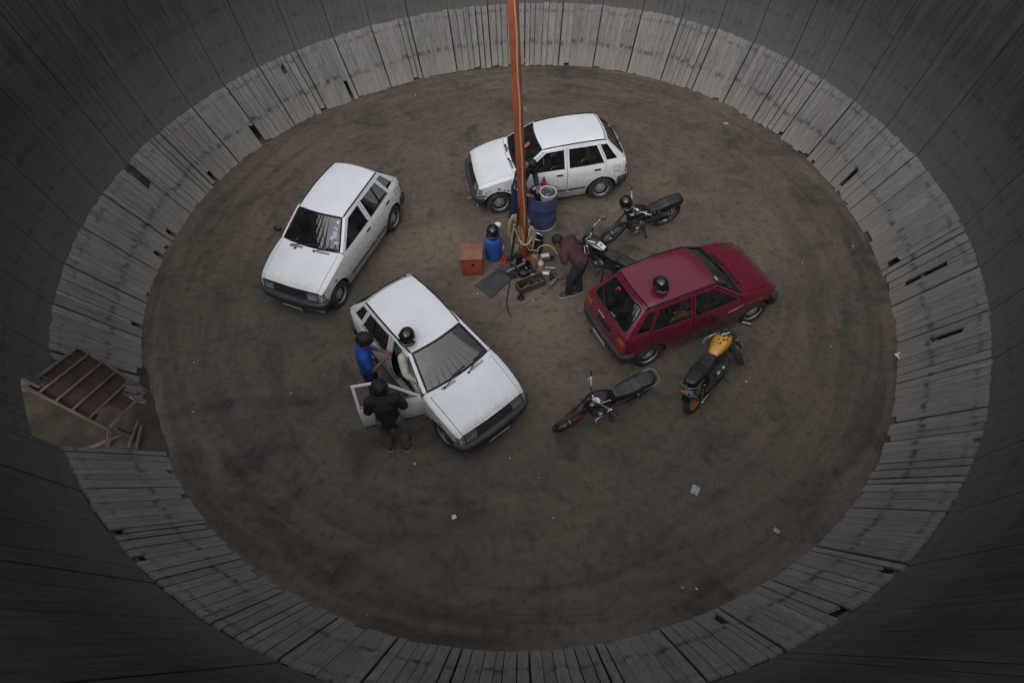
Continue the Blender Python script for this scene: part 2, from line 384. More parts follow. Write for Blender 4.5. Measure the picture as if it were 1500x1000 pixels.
def copy_tree(o, parent=None):
    c = o.copy(); COL.objects.link(c)
    if parent is not None: c.parent = parent
    for ch in list(o.children): copy_tree(ch, c)
    return c

# ================================================================ setting: ground
FT = [(9, 7.09), (23, 7.18), (37, 7.20), (44, 7.28), (56, 7.25), (72, 7.20), (86, 7.03), (101, 7.0), (115, 6.93), (128, 6.96), (138, 7.06), (152, 7.15), (170, 7.15), (186, 7.18), (200, 7.12), (215, 7.05), (228, 7.11), (242, 7.12), (262, 7.12), (284, 7.10), (300, 7.15), (312, 7.19), (326, 7.12), (341, 7.05), (359, 7.06)]
TT = [(2, 7.91), (22, 7.90), (37, 8.0), (51, 8.05), (64, 8.03), (79, 7.94), (94, 7.83), (108, 7.76), (122, 7.76), (138, 7.84), (151, 7.89), (166, 7.98), (180, 7.98), (199, 7.94), (221, 7.91), (237, 7.89), (260, 7.90), (285, 7.92), (305, 7.95), (320, 7.92), (333, 7.87), (350, 7.89)]
def per(tab):
    t = [(a-360, b) for a, b in tab] + tab + [(a+360, b) for a, b in tab]
    return lambda d: interp(t, d % 360)
RF, RT = per(FT), per(TT); HT = 1.244; LEAN = .207; WTOP = 6.6
def pol(d, r, z): return Vector((r*math.cos(math.radians(d)), r*math.sin(math.radians(d)), z))

def gz(x, y):
    return .010*mnoise.noise(Vector((x*.7, y*.7, 0))) + .006*mnoise.noise(Vector((x*2.1, y*2.1, 3)))
bm = bmesh.new(); prev = None; NA = 144
radii = [0.001]+[.25*i for i in range(1, 33)]+[8.4, 9, 10.5, 14, 22, 40, 90, 250, 900]
for r in radii:
    rg = []
    for i in range(NA):
        a = 2*pi*i/NA; x, y = r*math.cos(a), r*math.sin(a)
        rg.append(bm.verts.new((x, y, gz(x, y)-.004 if r < 9 else -.004)))
    if prev:
        for i in range(NA): bm.faces.new((prev[i], prev[(i+1) % NA], rg[(i+1) % NA], rg[i]))
    prev = rg
tag(link('ground', bm, GROUND, smooth=True, angle=80), kind='structure')

# loose earth heaped in the doorway
bm = bmesh.new(); G = []
for i in range(26):
    row = []
    for j in range(22):
        d = 197.5+j*.95; r = 6.9+i*.13
        p = pol(d, r, 0); e = min(1, i/5, (25-i)/6)*min(1, j/3, (21-j)/3)
        h = (.10+.22*max(0, mnoise.noise(p*.9+Vector((5, 0, 0))))+.16*max(0, (r-7.6)/1.5)+.07*mnoise.noise(p*3))*e - .02
        row.append(bm.verts.new((p.x, p.y, h)))
    G.append(row)
for i in range(25):
    for j in range(21): bm.faces.new((G[i][j], G[i][j+1], G[i+1][j+1], G[i+1][j]))
tag(link('dirt_mound', bm, MOUND, smooth=True, angle=80), kind='structure')

# ================================================================ plank track
SEAMS = [8.3, 15.4, 22.5, 29.4, 36.3, 43.5, 50.5, 57.3, 64.5, 71.8, 79.1, 86.3, 93.4, 101.0, 108.6, 115.9, 123.3, 130.6, 138.0, 145.0, 152.0, 159.2, 166.5-.0+.2, 173.4, 180.0, 186.7, 193.5, 200.6, 207.7, 214.6, 220.8, 227.4, 234.2, 241.2, 248.2, 255.3, 262.3, 269.4, 276.4, 283.6, 290.7, 297.7, 304.8, 311.9, 319.2, 326.0, 332.8, 340.0, 347.0, 354.2]
SEAMS[22] = 166.6
NS = len(SEAMS)
rs = random.Random(11)
def slant(d, s, off=0.0):
    """a point on the sloped track: bearing d, s = 0 at the floor .. 1 at the wall"""
    r = lerp(RF(d), RT(d), s); p = pol(d, r, lerp(-.01, HT, s))
    if off:
        n = Vector((-math.cos(math.radians(d))*.84, -math.sin(math.radians(d))*.84, .54)); p = p+n*off
    return p
def plank_obj(name, pts_fn, d0, d1, s0, s1, off, th, mat, parent, cut0=(0, 0), cut1=(0, 0), segs=1):
    """one board: its own mesh, origin at its foot, so the grain runs along it"""
    dm = (d0+d1)/2; org = pts_fn(dm, 0); org.z = 0
    Rz = Matrix.Rotation(math.radians(-dm), 3, 'Z')
    bm = bmesh.new(); rows = []
    for k in range(segs+1):
        f = k/segs; row = []
        for dd, c0, c1 in ((d0, cut0[0], cut1[0]), (d1, cut0[1], cut1[1])):
            s = lerp(s0+c0, s1+c1, f)
            for o in (off, off-th): row.append(bm.verts.new(Rz @ (pts_fn(dd, s, o)-org)))
        rows.append(row)
    for a, b in zip(rows, rows[1:]):
        for q in ((0, 2), (2, 3), (3, 1), (1, 0)): bm.faces.new((a[q[0]], a[q[1]], b[q[1]], b[q[0]]))
    bm.faces.new((rows[0][0], rows[0][1], rows[0][3], rows[0][2])); bm.faces.new((rows[-1][0], rows[-1][2], rows[-1][3], rows[-1][1]))
    o = link(name, bm, mat, parent, smooth=False)
    o.location = org; o.rotation_euler = (0, 0, math.radians(dm)); return o

track = empty('plank_track', (0, 0, 0), 0, 'sloped ring of weathered grey planks rising from the dirt floor to the blackened wall', 'plank track')
# holes seen in the photograph: bearing -> (s from, s to)
HOLES = {(145.7): (.05, .34), (158.0): (.0, .2), (134.3): (.74, .88), (167.6): (.62, .95), (172.2): (.0, .16), (177.0): (.0, .12), (191.4): (.02, .14),
         (13.4): (.12, .42), (354.9): (.10, .26), (349.8): (.22, .70), (338.4): (.40, .72), (321.5): (.93, 1.0), (303.5): (.82, 1.0), (296.6): (.86, .99), (289.5): (.12, .32), (218.2): (.0, .1), (227.0): (.88, 1.0), (231.0): (.87, 1.0), (222.5): (.0, .08), (124.6): (.02, .30), (63.0): (.0, .05), (29.8): (.0, .12), (21.0): (.0, .08)}
nplank = 0
for k in range(NS):
    a = SEAMS[k]; b = SEAMS[(k+1) % NS]; b += 360 if b < a else 0
    if 200 < a < 214: continue                       # the doorway
    m = 6 if nplank < 280 else 5
    ws = [rs.uniform(.75, 1.3) for _ in range(m)]; tot = sum(ws)
    bd = [a]
    for w_ in ws: bd.append(bd[-1]+(b-a)*w_/tot)
    for q in HOLES:
        q2 = q if q >= a else q+360
        if a <= q2 < b:
            j = min(m-1, max(0, max(i for i in range(m) if bd[i] <= q2)))
            if j > 0: bd[j] = max(bd[j-1]+.4, q2-.36)
            if j < m-1: bd[j+1] = min(bd[j+2]-.4, q2+.36)
    wide = rs.random() < .45                          # tight panels next to gappy ones
    lift = rs.uniform(-.004, .010)
    for j in range(m):
        d, e = bd[j], bd[j+1]
        g = .035 if wide else rs.uniform(.05, .14)
        if rs.random() < .07: g = rs.uniform(.22, .34)
        d0 = d+(.13 if j == 0 else g/2); d1 = e-(.13 if j == m-1 else g/2)
        off = lift+rs.uniform(-.003, .006); low = rs.choice([0, 0, 0, .01, .015, .03, .06 if rs.random() < .3 else 0])
        jag = (low+rs.uniform(-.015, .015), low+rs.uniform(-.015, .015)); top = (rs.uniform(-.025, 0), rs.uniform(-.025, 0))
        hole = [h for q, h in HOLES.items() if d <= (q if q >= a else q+360) < e]
        if hole:
            h0, h1 = hole[0]
            if h0 > .06: plank_obj('plank', slant, d0, d1, 0, h0, off, .035, TRACKWOOD, track, jag, (rs.uniform(-.03, .02), rs.uniform(-.03, .03))); nplank += 1
            if h1 < .96: plank_obj('plank', slant, d0, d1, h1, 1, off, .035, TRACKWOOD, track, (rs.uniform(-.03, .04), rs.uniform(-.04, .03)), top); nplank += 1
        else:
            plank_obj('plank', slant, d0, d1, 0, 1, off, .035, TRACKWOOD, track, jag, top); nplank += 1
# broken boards left standing on the near side of the doorway
for d0, d1, s0, s1 in ((200.75, 201.7, 0, .97), (201.85, 202.7, .06, .9), (202.8, 203.6, 0, .62), (203.7, 204.3, .1, .5), (204.45, 205.1, .0, .38), (205.2, 205.8, -.02, .2)):
    plank_obj('plank', slant, d0, d1, s0, s1, rs.uniform(-.02, .02), .035, TRACKWOOD, track, (rs.uniform(-.03, .03), 0), (0, rs.uniform(-.08, .05)))
# bearers under the boards
bm = bmesh.new()
for s in (.40, .93):
    for k in range(NS):
        a = SEAMS[k]; b = SEAMS[(k+1) % NS]; b += 360 if b < a else 0
        if 200 < a < 214: continue
        bar(bm, slant(a, s, -.09), slant(b, s, -.09), .07, .07)
tag(link('bearer', bm, WOODSTAKE, track, smooth=False), kind='stuff')

# ================================================================ plank wall
def wallp(d, s, off=0.0):
    z = lerp(WZ0, WTOP, s); r = RT(d)+.03+LEAN*(z-HT)-off*.98
    return pol(d, r, z+off*.2)
wall = empty('plank_wall', (0, 0, 0), 0, 'tall flaring wall of dark tyre-marked vertical planks enclosing the round pit', 'plank wall')
for k in range(NS):
    a = SEAMS[k]; b = SEAMS[(k+1) % NS]; b += 360 if b < a else 0
    m = 6; ws = [rs.uniform(.8, 1.25) for _ in range(m)]; tot = sum(ws); d = a; lift = rs.uniform(-.004, .006)
    for j in range(m):
        e = d+(b-a)*ws[j]/tot; g = rs.uniform(.012, .035) if rs.random() < .9 else .09
        d0 = d+(.07 if j == 0 else g/2); d1 = e-(.07 if j == m-1 else g/2)
        mid = (d+e)/2; WZ0 = 0.0 if not 204.3 < mid < 214.4 else (1.36 if mid < 206.3 else 1.70)
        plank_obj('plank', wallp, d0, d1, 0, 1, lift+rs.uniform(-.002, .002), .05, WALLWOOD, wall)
        d = e
WZ0 = 0
# outer hoops and posts that hold the wall
bm = bmesh.new()
for z in (2.2, 4.3, 6.3):
    pts = [pol(q, RT(q)+.17+LEAN*(z-HT), z) for q in SEAMS]
    tube(bm, pts, .06, 6, closed=True)
tag(link('hoop', bm, RUST, wall, smooth=True), kind='stuff')
for k in range(0, NS, 2):
    q = SEAMS[k]
    if 199 < q < 215: continue
    bm = bmesh.new(); bar(bm, pol(q, RT(q)+.13+LEAN*(-HT), 0.0)*1.0, pol(q, RT(q)+.13+LEAN*(WTOP-HT), WTOP), .10, .10)
    link('post', bm, WOODSTAKE, wall, smooth=False)

# ================================================================ doorway gate panel
gate = empty('gate_panel', (-6.9, -3.4, 0), 0, 'rusty steel framed gate panel with cross ribs tilted in the broken doorway', 'gate panel')
gT, gL, gB, gR = Vector((-6.85, -2.85, 1.40)), Vector((-7.38, -3.57, 1.40)), Vector((-6.49, -3.86, .50)), Vector((-6.11, -3.16, .50))
O = Vector((6.9, 3.4, 0)); gn = (gR-gT).cross(gL-gT).normalized(); gn = gn if gn.z > 0 else -gn
def gp(u, v, h=0): return lerp(lerp(gT, gR, u), lerp(gL, gB, u), v)+gn*h+O
for (u0, v0), (u1, v1) in (((0, 0), (1, 0)), ((0, 1), (1, 1))):
    bm = bmesh.new(); bar(bm, gp(u0, v0), gp(u1, v1), .042, .055, gn, bev=.005); link('side_rail', bm, GATEMETAL, gate)
for u in (0.02, .98):
    bm = bmesh.new(); bar(bm, gp(u, .03), gp(u, .97), .05, .05, gn, bev=.005); link('end_rail', bm, GATEMETAL, gate)
for u in (.165, .35, .545, .74):
    bm = bmesh.new(); bar(bm, gp(u, .03, .012), gp(u, .97, .012), .034, .035, gn, bev=.004); link('rib', bm, GATEMETAL, gate)
v = .03
for i in range(7):
    wv = rs.uniform(.11, .15); u1 = rs.choice([.72, .78, .97]) if v < .55 else rs.choice([.72, .80, .76]); v1 = min(.97, v+wv)
    bm = bmesh.new(); bar(bm, gp(.03, (v+v1)/2, -.045-rs.random()*.01), gp(u1, (v+v1)/2+rs.uniform(-.01, .01), -.045), (v1-v)*.9-.012, .022, gn)
    link('plank', bm, REDDISHPLANK, gate, smooth=False); v = v1
    if v > .95: break
for p0, p1 in (((-6.75, -3.95, .0), (-6.52, -3.82, .47)), ((-6.35, -3.75, .0), (-6.45, -3.80, .44)), ((-7.1, -3.0, 0), (-6.95, -2.98, 1.18))):
    bm = bmesh.new(); bar(bm, Vector(p0)+O, Vector(p1)+O, .05, .05); link('prop', bm, WOODSTAKE, gate, smooth=False)
for i, (p0, p1, lb) in enumerate((((-6.95, -4.10, .28), (-6.35, -3.72, .20), 'pale wooden pole lying in the doorway below the gate panel'), ((-6.38, -3.95, .06), (-6.28, -3.55, .22), 'short split stick leaning at the foot of the gate panel'), ((-6.25, -3.98, .05), (-6.22, -3.60, .18), 'thin stick beside the gate panel nearest the dirt floor'))):
    bm = bmesh.new(); tube(bm, [p0, lerp(Vector(p0), Vector(p1), .5)+Vector((0, .01, .01)), p1], [.035, .03, .022], 7); tag(link('wooden_stick', bm, WOODSTAKE), lb, 'stick', 'sticks in the doorway')

# ================================================================ spectators' railing on top of the wall (mirrored in the windscreens)
rail = empty('gallery_railing', (0, 0, 0), 0, 'picket railing round the spectators gallery on top of the plank wall', 'railing')
bm = bmesh.new()
for z in (WTOP+.35, WTOP+1.05): tube(bm, [pol(q, RT(q)+.12+LEAN*(WTOP-HT), z) for q in [x for x in SEAMS if x > 289]+[x+360 for x in SEAMS if x < 251]], .03, 6)
link('rail', bm, RUST, rail)
bm = bmesh.new(); i = 0; q = 286.0
while q < 286+329:
    if not 254 < q % 360 < 286:
        tall = 3.42 if i % 2 == 0 else 2.5
        cyl(bm, pol(q, RT(q)+.12+LEAN*(WTOP-HT), WTOP), pol(q, RT(q)+.12+LEAN*(WTOP-HT), WTOP+tall), .10, .004, 6)
    q += 2.4; i += 1
tag(link('picket', bm, RUST, rail), kind='stuff')
bm = bmesh.new(); prev = None
for i in range(0, 329, 3):
    q = 286.5+i; ro = RT(q)+.17+LEAN*(WTOP-HT); row = [bm.verts.new(pol(q, ro, WTOP)), bm.verts.new(pol(q, ro, WTOP+.22+.10*mnoise.noise(Vector((q*.3, 0, 0))))), bm.verts.new(pol(q, ro+.02, WTOP+.20)), bm.verts.new(pol(q, ro+.02, WTOP))]
    if prev:
        for a in range(4): bm.faces.new((prev[a], prev[(a+1) % 4], row[(a+1) % 4], row[a]))
    prev = row
link('reflection_skirt', bm, TRACK, rail, smooth=False)  # added unseen strip, put in to darken the windscreen reflections low down
bm = bmesh.new()
prev = None
for i in range(0, 331, 5):
    q = 285+i; ro = RT(q)+LEAN*(WTOP-HT)
    row = [bm.verts.new(pol(q, ro+.06, WTOP)), bm.verts.new(pol(q, ro+1.7, WTOP)), bm.verts.new(pol(q, ro+1.7, WTOP-.08)), bm.verts.new(pol(q, ro+.06, WTOP-.08))]
    if prev:
        for a in range(4): bm.faces.new((prev[a], prev[(a+1) % 4], row[(a+1) % 4], row[a]))
    prev = row
tag(link('gallery_walkway', bm, WOODSTAKE, None, smooth=False), kind='structure')

# ================================================================ cars
W_TAB = [(-1.66, .575), (-1.60, .625), (-1.45, .668), (-1.1, .698), (-.5, .715), (.5, .715), (1.05, .702), (1.35, .675), (1.5, .635), (1.58, .60)]
ZH = [(.66, .918), (.80, .896), (1.06, .842), (1.30, .772), (1.43, .722), (1.48, .697), (1.51, .672)]
def zh(x): return interp(ZH, x)
def Wd(x): return interp(W_TAB, x)
def Y(x, z):
    w_ = Wd(x)
    if z < .55: y = w_-.055*((.55-z)/.35)**2
    elif z < .86: y = w_-.022*((z-.55)/.31)**2
    elif z < .905: y = w_-.022-.034*((z-.86)/.045)
    else: y = w_-.056-(z-.905)*.40
    if z < .62: y += .006
    return y
def arch(cx, r, a0, a1, n=12, cz=.27): return [(cx+r*math.cos(math.radians(lerp(a0, a1, i/n))), cz+r*math.sin(math.radians(lerp(a0, a1, i/n)))) for i in range(n+1)]
FX, RX = 1.0875, -1.0875
def wscreen(t, v, off=0):
    bl = 1-t*t
    p = Vector((lerp(.665+.055*bl, .15+.05*bl, v), t*lerp(.60, .455, v), lerp(.918, 1.285+.02*bl, v)))
    return p+Vector((.58, 0, .81))*off
def hatch(t, v, off=0):
    bl = 1-t*t
    A = Vector((-1.16-.03*bl, .445*t, 1.322+.02*bl)); B = Vector((-1.575-.035*bl, .60*t, .905)); C_ = Vector((-1.62-.03*bl, .615*t, .53))
    p = A.lerp(B, v) if v <= 1 else B.lerp(C_, v-1)
    return p+(Vector((-.7, 0, .7)) if v <= 1 else Vector((-1, 0, .1)))*off
def nose(t, v, off=0):
    bl = 1-t*t
    return Vector((lerp(1.502+.02*bl, 1.545+.035*bl, v)+off, t*lerp(.600, .62, v), lerp(.672, .50, v)))
def roof(x01, t, off=0):
    bl = 1-t*t
    x = lerp(.15+.05*bl, -1.15-.035*bl, x01); hw = .455+.02*math.sin(pi*x01)-.01*x01
    z = interp([(0, 1.287), (.15, 1.318), (.5, 1.345), (.85, 1.340), (1, 1.325)], x01)+.028*(1-t**4)
    return Vector((x, t*hw, z+off))
def zrail(x): return interp([(-1.15, 1.325), (-.95, 1.340), (-.5, 1.345), (-.05, 1.318), (.15, 1.287)], x)-.030
def grid(bm, us, vs, fn, th=0, outward=None, mi=0):
    b = bmesh.new(); R = [[b.verts.new(fn(u, v)) for v in vs] for u in us]
    for i in range(len(us)-1):
        for j in range(len(vs)-1): b.faces.new((R[i][j], R[i+1][j], R[i+1][j+1], R[i][j+1]))
    shell(b, th, outward or (lambda c: Vector((c.x*.2, c.y*1.5, c.z))))
    for f in b.faces: f.material_index = mi
    merge(bm, b)
def rng(a, b, n): return [lerp(a, b, i/n) for i in range(n+1)]
def sideF(s, off=0): return lambda x, z: Vector((x, s*(Y(x, z)+off), z))
UP = lambda c: Vector((0, 0, 1))
def sweep(bm, path, sec, mi=0):
    """sweep a cross-section (outward offset, z) along a plan path"""
    pts = [Vector((p[0], p[1], 0)) for p in path]; rings = []
    for i, p in enumerate(pts):
        d = (pts[min(i+1, len(pts)-1)]-pts[max(i-1, 0)]).normalized(); n = Vector((d.y, -d.x, 0))
        rings.append([bm.verts.new(p+n*o+Vector((0, 0, z))) for o, z in sec])
    skinrings(bm, rings, mi=mi)
def round_poly(poly, r, k=3):
    o = []; n = len(poly)
    for i in range(n):
        p = Vector(poly[i]); a = Vector(poly[i-1]); b = Vector(poly[(i+1) % n])
        da = (a-p); db = (b-p); ra = min(r, da.length*.45); rb = min(r, db.length*.45)
        A = p+da.normalized()*ra; B = p+db.normalized()*rb
        for j in range(k+1):
            t = j/k; o.append(tuple((1-t)**2*A+2*t*(1-t)*p+t*t*B))
    return o

def make_wheel(parent, x, s, steer=0, name='wheel'):
    wh = empty(name, (x, s*.625, .262)); wh.parent = parent; wh.rotation_euler = (0, 0, steer)
    Mx = Matrix.Rotation(-s*pi/2, 4, 'X')
    bm = bmesh.new()
    lathe(bm, [(.165, -.06), (.19, -.074), (.235, -.076), (.254, -.066), (.262, -.045), (.262, .045), (.254, .066), (.235, .076), (.19, .074), (.165, .06)], 32, Mx, caps=False)
    for k in range(32):                                  # tread blocks
        a = 2*pi*k/32
        for q in (-.03, .03): box(bm, Mx.to_3x3() @ Vector((.2625*math.cos(a+q), .2625*math.sin(a+q), q)), (.012, .03, .03), Mx.to_3x3() @ Matrix.Rotation(a, 3, 'Z'))
    link('tyre', bm, RUBBER, wh)
    bm = bmesh.new()
    lathe(bm, [(.168, .05), (.172, .062), (.166, .066), (.152, .052), (.148, .02), (.118, .016), (.100, .034), (.075, .045), (.058, .040), (.052, .052), (.030, .058), (.001, .060)], 32, Mx, caps=False)
    lathe(bm, [(.153, .050), (.147, .026), (.119, .0225)], 32, Mx, mi=1, caps=False)
    for k in range(8):
        a = 2*pi*k/8; cyl(bm, Mx @ Vector((.131*math.cos(a), .131*math.sin(a), .01)), Mx @ Vector((.131*math.cos(a), .131*math.sin(a), .030)), .014, n=8, mi=1)
    link('rim', bm, [STEEL, DARKMETAL], wh)
    return wh

def make_car(label, loc, th, paintm, cat='hatchback', group=None, open_door=False, steer=0.0, extras=()):
    car = empty('parked_car', loc, th, label, cat, group)
    # ---- body shell
    bm = bmesh.new()
    for s in (1, -1):
        F = sideF(s)
        # front wing
        top = [(x, zh(x)-.035) for x in (1.50, 1.43, 1.30, 1.06, .80, .665)]
        patch(bm, [(.665, .21), (.74, .21)]+arch(FX, .325, 186, -2, 14)+[(1.42, .31), (1.52, .36), (1.545, .50), (1.515, .62)]+top, F, .09, .02)
        xs = rng(.665, 1.50, 12)
        grid(bm, xs, [0, .3, .7, 1], lambda x, v: Vector((x, s*lerp(lerp(.600, .572, (x-.665)/.835)+.004, Y(x, zh(x)-.035), v), zh(x)-.035*v*v-.0*v)), .015, UP)
        # rear quarter
        patch(bm, arch(RX, .325, 184, 22, 12)[::-1] and [(-1.42, .29), (-1.60, .34), (-1.635, .55), (-1.60, .80), (-1.562, .905), (-1.16, .918), (-1.118, .62)]+arch(RX, .325, 92, 184, 8), F, .09, .02)
        # sill
        patch(bm, [(-.755, .165), (-.755, .205), (.735, .205), (.735, .165)], F, .1, .03)
        # quarter-window frame and rear pillar
        for pl in ([(-.995, 1.290), (-1.13, 1.290), (-1.175, 1.247), (-1.035, 1.252)], [(-1.13, 1.290), (-1.565, .905), (-1.39, .945), (-1.175, 1.247)],
                   [(-1.565, .905), (-1.16, .915), (-1.172, .942), (-1.39, .945)], [(-.995, 1.290), (-1.035, 1.252), (-1.172, .942), (-1.16, .915)]):
            patch(bm, pl, F, .12, .02)
        # rear corner strip between quarter and tailgate
        def corner(v, k):
            h = hatch(s*1.0, v); z = h.z
            xe = interp([(.53, -1.635), (.80, -1.60), (.905, -1.562), (1.29, -1.13)], z)
            sp_ = Vector((xe, s*Y(xe, z), z)); return sp_.lerp(h, k)
        grid(bm, rng(.06, 2, 14), [0, .5, 1], corner, .015)
        # cant rail and roof edge
        grid(bm, rng(.13, -1.15, 12), [0, .5, 1], lambda x, v: Vector((x, s*lerp(Y(x, zrail(x)-.028), roof((.15-x)/1.30, 1).y*1.0+.012, v), lerp(zrail(x)-.028, zrail(x)+.022, v))), .015)
        # windscreen pillar
        grid(bm, rng(0, 1, 8), [0, 1], lambda v, k: wscreen(s, v).lerp(Vector((wscreen(1, v).x-.02, s*Y(wscreen(1, v).x-.02, wscreen(1, v).z), wscreen(1, v).z)), k), .02)
        # inner door sill / B post seen with the door open
        patch(bm, [(-.30, .2), (-.30, 1.29), (-.36, 1.29), (-.36, .2)], sideF(s, -.035), .15, .03)
        grid(bm, [-.32, .66], [0, 1], lambda x, v: Vector((x, s*lerp(.655, .58, v), .205)), .04, UP)
    # scuttle panel and the tail edge of the roof
    grid(bm, rng(-1, 1, 10), [0, .5, 1], lambda t, v: wscreen(t, 0).lerp(Vector((.755+.05*(1-t*t), .600*t, zh(.755+.05*(1-t*t))-.002)), v), .015, UP)
    grid(bm, rng(-.985, .985, 8), [0, 1], lambda t, v: roof(1, t).lerp(hatch(t, .06), v), .01, lambda c: Vector((-1, 0, 1)))
    grid(bm, rng(-1, 1, 8), [0, 1], lambda t, v: Vector((1.555+.03*(1-t*t), .61*t, lerp(.5, .22, v))), .02, lambda c: Vector((1, 0, 0)))
    grid(bm, rng(-1, 1, 8), [0, 1], lambda t, v: Vector((-1.61-.03*(1-t*t), .60*t, lerp(.53, .26, v))), .02, lambda c: Vector((-1, 0, 0)))
    link('body', bm, paintm, car, angle=32)
    # ---- floor, arches, bulkheads
    bm = bmesh.new(); box(bm, (0, 0, .20), (3.1, 1.16, .03))
    for ax in (FX, RX):
        for s in (1, -1):
            grid(bm, rng(-5, 185, 12), [.40, .66], lambda a, y: Vector((ax+.335*math.cos(math.radians(a)), s*y, .27+.335*math.sin(math.radians(a)))), .01)
            box(bm, (ax, s*.40, .40), (.66, .01, .40))
    box(bm, (.66, 0, .55), (.02, 1.26, .66)); box(bm, (1.08, 0, .42), (.75, .76, .42)); box(bm, (1.49, 0, .42), (.02, 1.1, .42)); box(bm, (-1.52, 0, .42), (.02, 1.1, .44))
    cyl(bm, (FX, -.6, .26), (FX, .6, .26), .03); cyl(bm, (RX, -.6, .26), (RX, .6, .26), .035)
    cyl(bm, (-1.3, .25, .2), (-1.72, .25, .2), .02)
    link('underbody', bm, INTERIOR, car, smooth=False)
    # ---- roof, bonnet, tailgate
    bm = bmesh.new(); grid(bm, rng(0.004, .985, 14), rng(-.985, .985, 14), lambda u, t: roof(u, t), .015, UP)
    link('roof', bm, paintm, car)
    bm = bmesh.new()
    def bonnet(u, t):
        x = lerp(.765+.05*(1-t*t), 1.492+.02*(1-t*t), u); hw = lerp(.600, .572, (x-.665)/.835)-.006
        return Vector((x, t*hw, zh(min(x, 1.50))+.022*(1-t**4)*min(1, (1-u)*6+.25)-.012*max(0, u-.93)/.07+.004*math.exp(-((abs(t)-.62)/.08)**2)))
    grid(bm, rng(0, .6, 6)+[.7, .8, .88, .94, .98, 1.0], rng(-1, 1, 16), bonnet, .015, UP)
    link('bonnet', bm, paintm, car)
    tg = None; bm = bmesh.new()
    H = lambda t, v: hatch(t, v, .004); HB = lambda c: Vector((-1, 0, .5))
    gl = round_poly(rect(-.86, .86, .13, .90), .16, 4)
    for pl in (rect(-.985, -.86, .07, 1), rect(.86, .985, .07, 1), rect(-.86, .86, .07, .13), rect(-.86, .86, .90, 1), rect(-.985, .985, 1, 1.99)):
        patch(bm, pl, H, .14, .015, HB)
    for sx in (-1, 1):                                   # rounded glass corners
        for (vc, sv) in ((.13, 1), (.90, -1)):
            fil = [(sx*.86, vc)]+[(sx*(.86-.16*(1-math.cos(a))) if 0 else sx*(.86-.13*(1-math.sin(a))), vc+sv*.13*(1-math.cos(a))) for a in rng(0, pi/2, 4)]
            patch(bm, fil, H, .3, .012, HB)
    tg = link('tailgate', bm, paintm, car)
    bm = bmesh.new(); patch(bm, rect(-.87, .87, .12, .91), lambda t, v: hatch(t, v, -.006), .15, 0, HB); link('rear_window', bm, GLASS, tg)
    bm = bmesh.new(); tube(bm, [hatch(t, v, .008) for t, v in round_poly(rect(-.86, .86, .13, .90), .13, 4)], .011, 6, closed=True); link('rear_window_seal', bm, SEAL, tg)
    bm = bmesh.new(); a0 = hatch(.05, .93, .02); tube(bm, [a0, hatch(.35, .80, .018), hatch(.62, .70, .014)], .007, 5); cyl(bm, hatch(.05, .95, 0), hatch(.05, .95, .03), .02, n=8); link('rear_wiper', bm, BLACKPL, tg)
    bm = bmesh.new(); patch(bm, rect(-.30, .30, 1.42, 1.62), lambda t, v: hatch(t, v, .018), .2, .008, HB); link('number_plate_recess', bm, BLACKPL, tg)
    # ---- windscreen
    bm = bmesh.new(); grid(bm, rng(-.97, .97, 12), rng(.03, .97, 6), lambda t, v: wscreen(t, v, -.004), 0); link('windscreen', bm, GLASS, car)
    bm = bmesh.new(); tube(bm, [wscreen(t, v, .004) for t, v in [(-.98+1.96*i/10, .015) for i in range(11)]+[(.98, i/6) for i in range(1, 6)]+[(.98-1.96*i/10, .985) for i in range(11)]+[(-.98, 1-i/6) for i in range(1, 6)]], .017, 6, closed=True); link('windscreen_seal', bm, SEAL, car)
    for y0, y1 in ((-.34, .02), (.12, .46)):
        bm = bmesh.new(); b0 = wscreen(y0/.6, 0, .02)+Vector((.06, 0, -.01)); cyl(bm, b0+Vector((0, 0, -.02)), b0+Vector((0, 0, .012)), .018, n=8)
        e = wscreen(y1/.6, .07, .022); tube(bm, [b0, b0.lerp(e, .5)+Vector((0, 0, .015)), e], .008, 5); bar(bm, e+Vector((.02, -.14, .0)), e+Vector((-.015, .12, .012)), .012, .014); link('wiper', bm, BLACKPL, car)
    for y in (-.26, .30):
        bm = bmesh.new()
        for i in range(9): bar(bm, (.735+.035*(1-((y-.12+.03*i)/.6)**2)-.018, y-.12+.03*i, .9165), (.775+.035*(1-((y-.12+.03*i)/.6)**2)-.018, y-.12+.03*i, .909), .012, .006)
        link('scuttle_vent', bm, BLACKPL, car)
    # ---- drip rails
    for s in (1, -1):
        bm = bmesh.new(); tube(bm, [Vector((x, s*(roof((.15-x)/1.30, 1).y+.012), zrail(x)+.032)) for x in rng(.12, -1.14, 12)], .0115, 6); link('drip_rail', bm, SEAL, car)
    bm = bmesh.new(); tube(bm, [roof(.988, t, .002) for t in rng(-.97, .97, 12)], .006, 5); link('roof_seam', bm, SEAL, car)
    # ---- doors
    dA = arch(RX, .335, 90, -3, 12)
